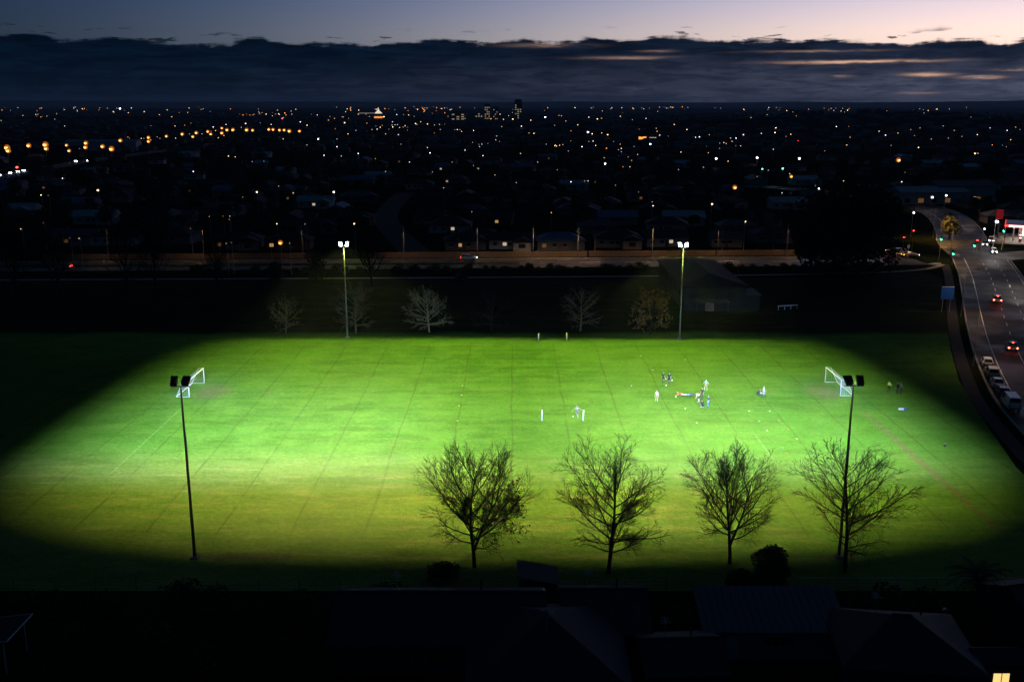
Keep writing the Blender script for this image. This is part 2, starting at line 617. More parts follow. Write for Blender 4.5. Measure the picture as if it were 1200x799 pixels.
poly = [(-165, 79.5), (56, 79.5), (60, 110), (65.5, 132), (70, 148), (77, 167), (86.5, 191), (107, 241), (106, 250), (92, 246.5), (70, 241.2), (0, 239.0), (-165, 235)]
mb = MB()
mb.add([(p[0], p[1], 0.0) for p in poly], [tuple(range(len(poly)))])
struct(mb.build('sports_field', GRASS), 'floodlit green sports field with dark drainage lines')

# ------------------------------------------------------------------ roads
def road_y(x):
    return 264.0 + 0.042 * x


art = [(-320 + 40 * k, road_y(-320 + 40 * k)) for k in range(11)] + [(112, road_y(112))]      # arterial beyond the field
main_l = smooth_line([(60.5, 80), (64.5, 108), (69.4, 132.6), (74.2, 148.1), (81.2, 167.3), (91.0, 191.9), (111.7, 241.7), (124.0, 274.0)])   # left kerb of the main road
cross_l = smooth_line([(124.0, 274.0), (131, 300), (141, 325), (150.5, 350), (160, 380), (165, 410), (163, 445), (150, 480), (120, 520)])
main_all = main_l + cross_l[1:]

mb = MB()
ribbon(mb, art, -7.8, 7.8, 0.03)
struct(mb.build('road', ASPHALT), 'dim arterial road running past the far side of the field')
mb = MB()
ribbon(mb, main_all, 0.0, 14.5, 0.045)
struct(mb.build('main_road', ASPHALT), 'wide asphalt main road climbing the right side to the junction')
side_r = smooth_line([(134, 274), (152, 281), (175, 288), (220, 300)])
mb = MB()
ribbon(mb, side_r, -6, 6, 0.035)
struct(mb.build('side_road', ASPHALT), 'side road leaving the junction past the fuel station')
# central grass strip of the arterial, with kerbs
med = [(-320 + 20 * k, road_y(-320 + 20 * k)) for k in range(17)] + [(2, road_y(2))]
mb = MB()
ribbon(mb, med, -1.5, 1.5, 0.02, 0.16)
struct(mb.build('median_strip', MATS['verge']), 'grassy median strip between the two carriageways')
mb = MB()
for dd in (-8.05, 7.8):
    ribbon(mb, art, dd, dd + 0.25, 0.0, 0.16)
struct(mb.build('kerb', MATS['concrete']), 'concrete kerbs along the arterial road')
mb = MB()
ribbon(mb, main_l, -0.28, 0.0, 0.0, 0.17)
ribbon(mb, cross_l[8:], -0.28, 0.0, 0.0, 0.17)
ribbon(mb, main_l, 14.5, 14.78, 0.0, 0.17)
ribbon(mb, cross_l[10:], 14.5, 14.78, 0.0, 0.17)
struct(mb.build('main_road_kerb', MATS['concrete']), 'concrete kerbs along the main road')
mb = MB()
fp = smooth_line([(-165, 236.5), (-60, 239.6), (0, 241.7), (60, 244.8), (92, 248.5), (108, 254), (116, 262)])
ribbon(mb, fp, -0.85, 0.85, 0.035)
struct(mb.build('footpath', MATS['concrete']), 'thin pale concrete footpath along the far edge of the field')
mb = MB()
ribbon(mb, main_l[:-3], -3.6, -1.6, 0.03)
struct(mb.build('pavement', MATS['dark_asphalt']), 'dark asphalt footpath beside the main road')
mb = MB()
for dd, wd in ((2.9, 0.16), (13.9, 0.12)):
    ribbon(mb, main_l, dd - wd / 2, dd + wd / 2, 0.053)
ribbon(mb, main_l[:28], 7.0, 7.16, 0.053)
dashes(mb, main_l[26:], 7.1, 0.15, 0.053, 3, 5)
dashes(mb, main_l, 10.6, 0.14, 0.053, 3, 5)
dashes(mb, cross_l[14:], 7.2, 0.15, 0.053, 3, 5)
ribbon(mb, cross_l[14:], 3.3, 3.45, 0.053)
struct(mb.build('road_marking', MATS['road_paint']), 'worn white lane lines on the main road')
mb = MB()
for dd in (-7.3, 7.3):
    ribbon(mb, art, dd - 0.06, dd + 0.06, 0.04)
for dd in (-4.6, 4.6):
    dashes(mb, art, dd, 0.13, 0.04, 3, 6)
am = [(2 + 10 * k, road_y(2 + 10 * k)) for k in range(12)]
ribbon(mb, am[1:], -0.1, 0.1, 0.04)
for k in (1.4, 3.5, 5.2, 7.4, 9.2):                                                           # broad painted chevrons and arrows of the turning lane
    xx = 4 + 10 * k
    mb.add([(xx, road_y(xx) + 0.5, 0.04), (xx + 6.0, road_y(xx) + 1.9, 0.04), (xx + 6.6, road_y(xx) + 1.5, 0.04), (xx + 0.8, road_y(xx) + 0.2, 0.04)], [(3, 2, 1, 0)])
    mb.add([(xx + 2, road_y(xx) - 2.2, 0.04), (xx + 6.0, road_y(xx) - 2.0, 0.04), (xx + 6.0, road_y(xx) - 1.6, 0.04), (xx + 2, road_y(xx) - 1.7, 0.04)], [(3, 0, 1, 2)])
struct(mb.build('lane_marking', MATS['road_paint']), 'white lane lines and chevrons on the arterial road')
# paler resurfaced rectangle on the main road
mb = MB()
seg = [along(main_l, 96 + k * 2.0)[0] for k in range(5)]
ribbon(mb, seg, 3.0, 10.4, 0.050)
struct(mb.build('road_patch', MATS['pale_asphalt']), 'paler resurfaced patch across the main road')
# junction islands
mb = MB()
for (cx, cy, rz) in ((114.5, 262.5, 0.6), (127.5, 279.5, 1.2), (113.5, 277.0, 0.2)):
    mb.prism([(cx + a * math.cos(rz) - b * math.sin(rz), cy + a * math.sin(rz) + b * math.cos(rz)) for a, b in ((-2.6, -0.7), (0.5, -0.9), (2.4, 0.0), (0.5, 0.9), (-2.6, 0.8))], 0.0, 0.17)
struct(mb.build('traffic_island', MATS['concrete']), 'small raised concrete islands of the road junction')
# street beyond the fence, running up into the suburb; and the lit highway at the far left
st = smooth_line([tuple(at(488, 297)[:2]), tuple(at(462, 272)[:2]), tuple(at(452, 255)[:2]), tuple(at(462, 238)[:2]), tuple(at(476, 226)[:2])])
mb = MB()
ribbon(mb, st, -4.5, 4.5, 0.02)
struct(mb.build('street', MATS['dark_asphalt']), 'unlit side street climbing into the suburb behind the fence')
hw = smooth_line([tuple(at(-60, 219)[:2]), tuple(at(0, 208)[:2]), tuple(at(45, 199)[:2]), tuple(at(95, 190)[:2]), tuple(at(150, 182)[:2]), tuple(at(215, 174)[:2]), tuple(at(275, 166)[:2]), tuple(at(350, 161)[:2])])
mb = MB()
ribbon(mb, hw, -9, 9, 0.04)
struct(mb.build('highway', asphalt_material('pale_road', (0.06, 0.056, 0.05))), 'orange lit highway curving away through the suburb')

# hills on the horizon and the wooded rise
def ridge(name, dist, h0, amp, seed, label, depth, a0=-48, a1=48, prof=None):
    r_ = random.Random(seed)
    ph = [(r_.uniform(0, 6.28), r_.uniform(0.7, 1.3)) for _ in range(9)]
    mb = MB()
    n = 300
    rows = []
    for k, (dd, kk) in enumerate(((0, 0), (0.35, 0.55), (0.6, 0.9), (0.75, 1.0), (1.0, 0.6), (1.5, 0.0))):
        row = []
        for i in range(n + 1):
            a = R(a0 + (a1 - a0) * i / n)
            q = sum(math.sin(a * 4 * 1.75 ** j * f + p + k * 0.5) / 1.55 ** j for j, (p, f) in enumerate(ph)) / 2.4
            hh = min(140, max(5, h0 + amp * q) * (prof(math.degrees(a)) if prof else 1.0)) * kk
            rr = dist + depth * dd
            row.append((rr * math.sin(a), rr * math.cos(a), hh - 1))
        rows.append(row)
    vs = [p for r2 in rows for p in r2]
    fs = [(k * (n + 1) + i, k * (n + 1) + i + 1, (k + 1) * (n + 1) + i + 1, (k + 1) * (n + 1) + i) for k in range(len(rows) - 1) for i in range(n)]
    mb.add(vs, fs)
    return struct(mb.build(name, MATS['hills'], smooth=True), label)


ridge('hills', 13000, 82, 36, 4, 'low blue hills along the horizon', 3000, prof=lambda a: 0.80 + 0.32 / (1 + math.exp(-(a - 6) / 4)))
# the low wooded rise at the right
rise_c = (690.0, 1900.0)


def rise(x, y):
    q = ((x - rise_c[0]) / 560) ** 2 + ((y - rise_c[1]) / 420) ** 2
    return 21.0 * math.exp(-q * 1.6)


mb = MB()
n = 28
vs = [(rise_c[0] + (i / n - 0.5) * 2100, rise_c[1] + (j / n - 0.5) * 1500, 0) for j in range(n + 1) for i in range(n + 1)]
vs = [(x, y, rise(x, y) - 0.4) for x, y, _ in vs]
mb.add(vs, [(j * (n + 1) + i, j * (n + 1) + i + 1, (j + 1) * (n + 1) + i + 1, (j + 1) * (n + 1) + i) for j in range(n) for i in range(n)])
struct(mb.build('hill', MATS['rough_grass'], smooth=True), 'low wooded rise dotted with house lights under the right horizon')

# ------------------------------------------------------------------ floodlights
FLOOD_NEAR = 1320.0
FLOOD_FAR = 300.0
LENS = emat('floodlight_lens', (0.86, 0.95, 1.0), 34.0)


def flood_light(name, parent, loc, fwd, outw, col, power, back, cut, side, throw, spill, foot):
    """lamp with an asymmetric throw: dark behind the pole, cut off just under the horizontal"""
    ld = bpy.data.lights.new(name, 'POINT')
    ld.energy = 4 * math.pi ** 2          # 1 unit of radiant intensity per unit of emission strength
    ld.shadow_soft_size = 0.06
    ld.color = col
    ld.use_nodes = True
    t = NT(ld.node_tree)
    em = t.n['Emission']
    D = t.new('ShaderNodeNewGeometry').outputs['Incoming']
    # asymmetric optics: angles from straight down, along the throw, sideways away from and across the field
    dn = t.vmath('DOT_PRODUCT', D, (0, 0, -1))
    lead = t.vmath('DOT_PRODUCT', D, (0, fwd, 0))
    away = t.vmath('DOT_PRODUCT', D, (outw, 0, 0))
    th = t.math('MULTIPLY', t.math('ARCTAN2', lead, dn), 57.2958)
    sw = t.math('MULTIPLY', t.math('ARCTAN2', away, dn), 57.2958)
    base = t.math('POWER', t.math('MAXIMUM', dn, 0.17), -throw)
    # footprint the optics are built to fill: the pitch, with rounded corners
    fx, fy, fz = foot
    dz = t.math('MAXIMUM', dn, 0.02)
    wx = t.math('DIVIDE', t.math('ADD', t.math('DIVIDE', t.math('MULTIPLY', t.vmath('DOT_PRODUCT', D, (1, 0, 0)), fz), dz), fx), 58.5)
    wy = t.math('SUBTRACT', t.math('ADD', t.math('DIVIDE', t.math('MULTIPLY', t.vmath('DOT_PRODUCT', D, (0, 1, 0)), fz), dz), fy), 132.0)
    wy = t.math('MAXIMUM', t.math('DIVIDE', wy, 58.0), t.math('DIVIDE', wy, -47.0))
    v = t.math('ADD', t.math('POWER', t.math('ABSOLUTE', wx), 3.2), t.math('POWER', wy, 3.8))
    k = t.math('MULTIPLY', t.step(v, 1.32, 0.02), t.step(th, back[0], back[1]))
    k = t.math('MULTIPLY', k, t.step(th, cut[1], cut[0]))
    k = t.math('MULTIPLY', k, t.step(sw, -side[1], -side[0]))
    if spill:
        sp = t.math('MULTIPLY', t.step(th, 75.0, 79.5), t.step(th, 86.5, 81.5))
        sp = t.math('MULTIPLY', sp, t.math('MULTIPLY', t.step(sw, 84.0, 0.0), spill))
        k = t.math('ADD', k, sp)
    k = t.math('MULTIPLY', k, base)
    t.put(em.inputs['Strength'], t.math('MULTIPLY', k, power))
    o = bpy.data.objects.new(name, ld)
    COL.objects.link(o)
    o.parent = parent
    o.location = loc
    return o


def flood_pole(x, y, sgn, label, col, power, back, cut, side, aims, h=17.5):
    """sgn +1: lamps throw away from the camera (+y), -1: towards it"""
    t = thing('floodlight_pole', label, 'floodlight', (x, y, 0), 0, 'floodlight poles around the field')
    pm = MATS['green_pole'] if sgn < 0 else MATS['dark_metal']
    MB().tube([(0, 0, 0), (0, 0, 6), (0, 0, 12), (0, 0, h - 0.55)], [0.15, 0.13, 0.105, 0.075], 12).build('pole', pm, t, smooth=True)
    b = MB().box((0, 0, 0.10), (0.75, 0.75, 0.22))
    for i in range(4):
        b.tube([(0.24 * (1 if i % 2 else -1), 0.24 * (1 if i // 2 else -1), 0.2), (0.24 * (1 if i % 2 else -1), 0.24 * (1 if i // 2 else -1), 0.3)], 0.03, 6)
    b.build('base', MATS['concrete'], t)
    MB().box((0, 0, h - 0.5), (1.7, 0.10, 0.10)).build('crossarm', pm, t)
    for i, a in enumerate(aims):
        hx = (-0.56, 0.56)[i]
        fwd = (math.sin(R(a)), math.cos(R(a)) * sgn)
        hd = link('lamp_head', None, t, (hx, 0, h))
        tilt = R(34)                                            # lens tipped down from the vertical
        ca, sa = math.cos(tilt), math.sin(tilt)

        def P(l, u, o_):                                        # lateral, up the face, out of the face
            fy = o_ * ca + u * sa
            fz = u * ca - o_ * sa
            return (l * fwd[1] + fy * fwd[0], -l * fwd[0] + fy * fwd[1], fz)
        body = MB()
        rings = []
        for o_, k in ((-0.34, 0.55), (-0.22, 0.92), (0.0, 1.0), (0.10, 1.03)):
            rings.append([P(l * 0.29 * k, u * 0.50 * k, o_) for l, u in ((-1, -1), (1, -1), (1, 1), (-1, 1))])
        body.loft(rings)
        for k in range(5):                                      # cooling fins
            l = -0.2 + 0.1 * k
            body.add([P(l - 0.012, -0.34, -0.28), P(l + 0.012, -0.34, -0.28), P(l + 0.012, 0.34, -0.28), P(l - 0.012, 0.34, -0.28),
                      P(l - 0.012, -0.30, -0.42), P(l + 0.012, -0.30, -0.42), P(l + 0.012, 0.30, -0.42), P(l - 0.012, 0.30, -0.42)],
                     [(0, 1, 5, 4), (1, 2, 6, 5), (2, 3, 7, 6), (3, 0, 4, 7), (4, 5, 6, 7)])
        body.build('housing', MATS['dark_metal'], hd)
        MB().add([P(-0.27, -0.47, 0.115), P(0.27, -0.47, 0.115), P(0.27, 0.47, 0.115), P(-0.27, 0.47, 0.115)], [(0, 1, 2, 3)]).build('lens', LENS, hd)
        MB().tube([P(-0.31, 0.0, -0.05), P(-0.31, -0.35, -0.30), (0, 0, -0.48), P(0.31, -0.35, -0.30), P(0.31, 0.0, -0.05)], 0.025, 6).build('bracket', MATS['dark_metal'], hd)
        flood_light('flood_beam', hd, P(0, -0.05, 0.24), sgn, -1 if x < 0 else 1, col, power, back, cut, side, 1.9 if sgn > 0 else 3.0, 0.016 if sgn > 0 else 0.0, (x, y, h + 0.15))
    return t


NEARC, FARC = (0.66, 1.0, 1.65), (1.03, 1.0, 0.20)
for x, y, lab in ((-30.2, 86.0, 'tall dark floodlight pole seen from behind, alone on the near left edge'),
                  (31.2, 86.2, 'tall dark floodlight pole seen from behind, beside the rightmost large bare tree')):
    s_ = 1 if x < 0 else -1
    flood_pole(x, y, 1, lab, NEARC, FLOOD_NEAR, (40, 64), (68.0, 79.5), (34, 74), ((-3, 26) if x < 0 else (-26, 3)))
for x, y, lab in ((-30.4, 176.4, 'lit floodlight pole on the far left edge, in front of a bare tree'),
                  (30.8, 175.4, 'lit floodlight pole on the far right edge, in front of the dark clubhouse')):
    flood_pole(x, y, -1, lab, FARC, FLOOD_FAR, (-7, 12), (78.0, 81.0), (48, 73), ((-4, 26) if x < 0 else (-26, 4)))


# ------------------------------------------------------------------ goals and posts
def goal(x, y, sgn, label):
    t = thing('football_goal', label, 'goal', (x, y, 0), 0, 'football goals')
    W, Hh, top, dep = 3.66, 2.44, 0.75, 1.9
    wp = MATS['white_paint']
    for s in (-1, 1):
        MB().tube([(0, s * W, 0), (0, s * W, Hh)], 0.075, 10).build('post', wp, t, smooth=True)
        MB().tube([(0, s * W, Hh), (sgn * top, s * W, Hh - 0.05), (sgn * dep, s * W, 0.04), (0, s * W, 0.04)], 0.04, 6).build('side_stay', wp, t)
    MB().tube([(0, -W - 0.06, Hh), (0, W + 0.06, Hh)], 0.075, 10).build('crossbar', wp, t, smooth=True)
    MB().tube([(sgn * dep, -W, 0.05), (sgn * dep, W, 0.05)], 0.05, 6).build('ground_bar', wp, t)
    nb = MB()
    prof = [(0, Hh), (top * 0.5, Hh - 0.03), (top, Hh - 0.05)] + [(top + (dep - top) * k / 9, (Hh - 0.05) * (1 - k / 9) + 0.04 * k / 9) for k in range(1, 10)]
    k = -W
    while k <= W + 0.01:
        nb.tube([(sgn * a, k, b - 0.012 * (1 + math.sin(k * 3))) for a, b in prof], 0.0055, 3, cap=False)
        k += 0.244
    for a, b in prof:
        nb.tube([(sgn * a, -W, b), (sgn * a, 0, b - 0.03), (sgn * a, W, b)], 0.0055, 3, cap=False)
    for s in (-1, 1):
        for q in range(1, 9):
            zz = Hh * q / 9
            xe = top + (dep - top) * (1 - zz / Hh)
            nb.tube([(0, s * W, zz), (sgn * xe, s * W, zz)], 0.0055, 3, cap=False)
        for q in range(1, 6):
            xx = dep * q / 6
            zt = Hh if xx < top else Hh * (1 - (xx - top) / (dep - top))
            nb.tube([(sgn * xx, s * W, 0.03), (sgn * xx, s * W, zt)], 0.0055, 3, cap=False)
    nb.build('net', MATS['net_cord'], t)
    return t


goal(-47.6, 142.4, -1, 'white football goal at the left end of the field behind the floodlight pole')
goal(48.6, 143.0, 1, 'white football goal at the right end of the field')
for (px, py, lean, lab) in ((635, 493.5, 0.02, 'short white post on the field, left of the pair by the lone player'),
                            (683, 493.5, 0.05, 'short white post on the field just right of the lone player'),
                            (631, 401, 0.0, 'short white post at the far edge, left of the far pair'), (664, 400, 0.0, 'short white post at the far edge, right of the far pair')):
    p = at(px, py)
    t = thing('marker_post', lab, 'post', p, 0, 'short white posts')
    MB().tube([(0, 0, 0), (lean * 1.5, 0, 1.5)], 0.09, 10).build('shaft', MATS['white_paint'], t, smooth=True)
    MB().ball((lean * 1.55, 0, 1.53), 0.10, 10, 6).build('cap', MATS['white_paint'], t, smooth=True)
    MB().tube([(0, 0, 0), (0, 0, 0.06)], 0.16, 10).build('foot', MATS['dark_metal'], t)

# ------------------------------------------------------------------ bare trees
def grow_tree(seed, H, W, r0, bare=0.16, limbs=22, sub=11, twig=7, fine=3, lean=0.0, fork=False, up=0.55, rad_min=0.011, low=64, zc=0.58, topk=0.45):
    """branches as (points, radii); limbs run out to an egg-shaped outline"""
    r_ = random.Random(seed)
    gs, un, sq = r_.gauss, r_.uniform, math.sqrt
    br = []
    ex, ez = W / 2, H * (1 - zc)

    def branch(p, d, L, ra, rb, nseg, wob, upf):
        px, py, pz = p
        dx, dy, dz = d
        q = sq(dx * dx + dy * dy + dz * dz)
        dx, dy, dz = dx / q, dy / q, dz / q
        st = L / nseg
        pts = [(px, py, pz)]
        for i in range(nseg):
            dx += gs(0, wob)
            dy += gs(0, wob)
            dz += gs(0, wob) + upf * st * 0.22
            q = sq(dx * dx + dy * dy + dz * dz)
            dx, dy, dz = dx / q, dy / q, dz / q
            px, py, pz = px + dx * st, py + dy * st, pz + dz * st
            pts.append((px, py, pz))
        br.append((pts, [ra + (rb - ra) * i / nseg for i in range(nseg + 1)]))
        return pts

    def side(d, ang, roll):
        dx, dy, dz = d
        q = sq(dx * dx + dy * dy + dz * dz) + 1e-9
        dx, dy, dz = dx / q, dy / q, dz / q
        ax, ay, az_ = dy, -dx, 0.0
        q = sq(ax * ax + ay * ay)
        if q < 0.05:
            ax, ay, q = 1.0, 0.0, 1.0
        ax, ay = ax / q, ay / q
        bx, by, bz = dy * az_ - dz * ay, dz * ax - dx * az_, dx * ay - dy * ax
        c, s = math.cos(roll) * math.sin(ang), math.sin(roll) * math.sin(ang)
        k = math.cos(ang)
        return (dx * k + ax * c + bx * s, dy * k + ay * c + by * s, dz * k + bz * s)

    def pick(pts, f):
        k = f * (len(pts) - 1)
        i = min(int(k), len(pts) - 2)
        a, b = pts[i], pts[i + 1]
        k -= i
        d = (b[0] - a[0], b[1] - a[1], b[2] - a[2])
        return (a[0] + d[0] * k, a[1] + d[1] * k, a[2] + d[2] * k), d

    def reach(p, d):
        """distance from p along d to the outline"""
        q = sq(d[0] ** 2 + d[1] ** 2 + d[2] ** 2)
        ux, uy, uz = d[0] / q / ex, d[1] / q / ex, d[2] / q / ez
        wx, wy, wz = p[0] / ex, p[1] / ex, (p[2] - H * zc) / ez
        if wz < 0:
            uz *= 0.8
            wz *= 0.8
        A = ux * ux + uy * uy + uz * uz
        B = wx * ux + wy * uy + wz * uz
        C = wx * wx + wy * wy + wz * wz - 1
        D = B * B - A * C
        if D <= 0:
            return 0.0
        return max(0.0, (-B + sq(D)) / A)

    stems = []
    tp = branch((0, 0, 0), (lean, 0.02, 1.0), H * 0.80, r0, r0 * 0.13, 12, 0.04, 0.3)
    stems.append((tp, bare, limbs))
    if fork:
        p, d = pick(tp, bare * 0.75)
        t2 = branch(p, (0.40, 0.1, 1.0), H * 0.62, r0 * 0.7, r0 * 0.12, 10, 0.05, 0.4)
        stems.append((t2, 0.16, int(limbs * 0.55)))
    ga = un(0, 6.28)
    for tp, b0, nl in stems:
        for i in range(nl):
            f = b0 + (0.97 - b0) * ((i + un(0, 0.7)) / nl) ** 1.25
            p, d = pick(tp, f)
            ga += 2.399 + gs(0, 0.35)
            ang = R(low + (24 - low) * (f - b0) ** topk) + gs(0, 0.10)
            dd = (math.cos(ga) * math.sin(ang), math.sin(ga) * math.sin(ang), math.cos(ang))
            L = max(1.2, reach(p, (dd[0], dd[1], dd[2] + 0.25 * up)) * un(0.66, 1.10))
            rb_ = max(0.022, r0 * 0.50 * (1 - 0.62 * f) * min(1.0, L / (W * 0.5)) ** 0.5)
            lp = branch(p, dd, L, rb_, rb_ * 0.16, 9, 0.075, up)
            ns = max(4, int(sub * L / (W * 0.5)))
            for j in range(ns):
                g_ = 0.16 + 0.84 * (j + un(0, 0.8)) / ns
                p2, d2 = pick(lp, min(g_, 0.999))
                s2 = side(d2, un(0.4, 0.85), un(0, 6.28))
                L2 = L * (0.46 - 0.26 * g_) * un(0.7, 1.3)
                L2 = max(0.35, min(L2, reach(p2, s2) * 1.05 + 0.25))
                sp = branch(p2, s2, L2, max(rad_min * 1.5, rb_ * 0.40 * (1 - 0.6 * g_)), rad_min, 5, 0.10, up * 1.0)
                nt = max(2, int(twig * L2 / 1.6)) if twig else 0
                for k in range(nt):
                    h_ = 0.12 + 0.88 * (k + un(0, 0.9)) / nt
                    p3, d3 = pick(sp, min(h_, 0.999))
                    L3 = (0.32 + 0.5 * L2 * (0.6 - 0.35 * h_)) * un(0.7, 1.35)
                    wp_ = branch(p3, side(d3, un(0.35, 0.8), un(0, 6.28)), L3, rad_min, rad_min * 0.6, 3, 0.12, up)
                    for m_ in range(fine):
                        p4, d4 = pick(wp_, un(0.15, 0.95))
                        branch(p4, side(d4, un(0.3, 0.7), un(0, 6.28)), L3 * un(0.35, 0.75), rad_min * 0.75, rad_min * 0.5, 2, 0.12, up * 0.8)
    return br


def tubes_mesh(name, br, material):
    """all branches as one mesh; thicker limbs get more sides"""
    V, Fq, off = [], [], 0
    buckets = {}
    for pts, rr in br:
        n = 9 if rr[0] > 0.1 else (5 if rr[0] > 0.03 else 3)
        buckets.setdefault((len(pts), n), []).append((pts, rr))
    for (k, n), lst in buckets.items():
        P = np.array([q[0] for q in lst])                       # B,k,3
        Q = np.array([q[1] for q in lst])
        d = np.gradient(P, axis=1)
        d /= np.linalg.norm(d, axis=2, keepdims=True) + 1e-9
        ref = np.where(np.abs(d[:, :1, 2:3]) > 0.8, np.array((0.31, 0.87, 0.11)), np.array((0.05, 0.1, 1.0)))
        a = np.cross(d, np.broadcast_to(ref, d.shape))
        a /= np.linalg.norm(a, axis=2, keepdims=True) + 1e-9
        b = np.cross(d, a)
        ang = np.arange(n) * 2 * math.pi / n
        ring = P[:, :, None, :] + Q[:, :, None, None] * (a[:, :, None, :] * np.cos(ang)[None, None, :, None] + b[:, :, None, :] * np.sin(ang)[None, None, :, None])
        B = len(lst)
        V.append(ring.reshape(-1, 3))
        i = np.arange(n)
        j = (i + 1) % n
        base = off + (np.arange(B) * k * n)[:, None, None] + (np.arange(k - 1) * n)[None, :, None]
        Fq.append(np.stack([base + i, base + j, base + n + j, base + n + i], axis=3).reshape(-1, 4))
        off += B * k * n
    V = np.concatenate(V)
    F = np.concatenate(Fq)
    me = bpy.data.meshes.new(name)
    me.vertices.add(len(V))
    me.vertices.foreach_set('co', V.astype(np.float32).ravel())
    me.loops.add(F.size)
    me.loops.foreach_set('vertex_index', F.astype(np.int32).ravel())
    me.polygons.add(len(F))
    me.polygons.foreach_set('loop_start', (np.arange(len(F)) * 4).astype(np.int32))
    me.polygons.foreach_set('loop_total', np.full(len(F), 4, dtype=np.int32))
    me.polygons.foreach_set('use_smooth', np.ones(len(F), dtype=bool))
    me.materials.append(material)
    me.update(calc_edges=True)
    return me


def leaves_mesh(name, pts, size, material, seed=0, jitter=0.5, fold=True):
    """leaf clumps: a bent pair of triangles-quads at each point"""
    r_ = np.random.RandomState(seed)
    n = len(pts)
    a = r_.normal(size=(n, 3))
    a /= np.linalg.norm(a, axis=1, keepdims=True)
    b = r_.normal(size=(n, 3))
    b -= a * (a * b).sum(1, keepdims=True)
    b /= np.linalg.norm(b, axis=1, keepdims=True)
    c = np.cross(a, b)
    s = size * (1 + jitter * r_.uniform(-1, 1, (n, 1)))
    P = np.asarray(pts)
    V = np.stack([P - a * s * 0.9, P + b * s * 0.5 + c * s * 0.18, P + a * s * 1.0, P - b * s * 0.45 + c * s * 0.22], axis=1).reshape(-1, 3)
    F = np.arange(n * 4).reshape(-1, 4)
    T = np.concatenate([F[:, [0, 1, 2]], F[:, [0, 2, 3]]])
    me = bpy.data.meshes.new(name)
    me.vertices.add(len(V))
    me.vertices.foreach_set('co', V.astype(np.float32).ravel())
    me.loops.add(T.size)
    me.loops.foreach_set('vertex_index', T.astype(np.int32).ravel())
    me.polygons.add(len(T))
    me.polygons.foreach_set('loop_start', (np.arange(len(T)) * 3).astype(np.int32))
    me.polygons.foreach_set('loop_total', np.full(len(T), 3, dtype=np.int32))
    me.materials.append(material)
    me.update(calc_edges=True)
    return me


def split_tree(br):
    """trunk = first stem, crown = everything else"""
    return br[:1], br[1:]


def tree_thing(name, label, loc, br, material, group, leaf=None, rz=0.0):
    t = thing(name, label, 'tree', loc, rz, group)
    tr, cr = split_tree(br)
    link('trunk', tubes_mesh('trunk', tr, material), t)
    link('crown', tubes_mesh('crown', cr, material), t)
    if leaf is not None:
        pts, size, lm, sd = leaf
        link('dead_leaves', leaves_mesh('dead_leaves', pts, size, lm, sd), t)
    return t


def tips(br, cond, n, seed):
    r_ = np.random.RandomState(seed)
    c = [p[-1] for p, q in br if q[0] < 0.04 and cond(p[-1])]
    if not c:
        return np.zeros((1, 3))
    idx = r_.randint(0, len(c), n)
    return np.array(c)[idx] + r_.normal(0, 0.12, (n, 3))


GT = 'large bare trees along the near edge of the field'
b1 = grow_tree(12, 11.5, 12.6, 0.20, bare=0.21, limbs=22, sub=11, twig=8, fork=True, up=0.38, low=74, rad_min=0.0085, fine=3, topk=0.6)
tree_thing('bare_tree', 'large bare tree with dead leaves low on its right, leftmost of four', at(556, 664), b1, MATS['bark'], GT,
           (tips(b1, lambda p: p[0] > 0.8 and 3.0 < p[2] < 7.2 and p[0] < 5.5, 420, 3), 0.16, MATS['dead_leaf'], 5))
b2 = grow_tree(23, 12.9, 11.2, 0.21, bare=0.20, limbs=28, sub=12, twig=8, up=0.30, low=84, rad_min=0.0085, fine=3, topk=0.65)
tree_thing('bare_tree', 'large bare tree with one straight central trunk, second from the left before the field', at(713, 671), b2, MATS['bark'], GT)
b3 = grow_tree(37, 11.3, 10.2, 0.18, bare=0.26, limbs=18, fork=True, sub=12, twig=8, up=0.42, low=68, rad_min=0.0085, fine=3, topk=0.55, zc=0.62)
tree_thing('bare_tree', 'smaller bare tree beside the round evergreen bush, third of the four before the field', at(855, 660), b3, MATS['bark'], GT)
b4 = grow_tree(44, 12.4, 11.6, 0.21, bare=0.21, limbs=25, sub=12, twig=8, up=0.34, low=82, lean=0.04, rad_min=0.0085, fine=3, topk=0.6)
tree_thing('bare_tree', 'large bare tree overlapping a floodlight pole, rightmost of the four before the field', at(990, 669), b4, MATS['bark'], GT)

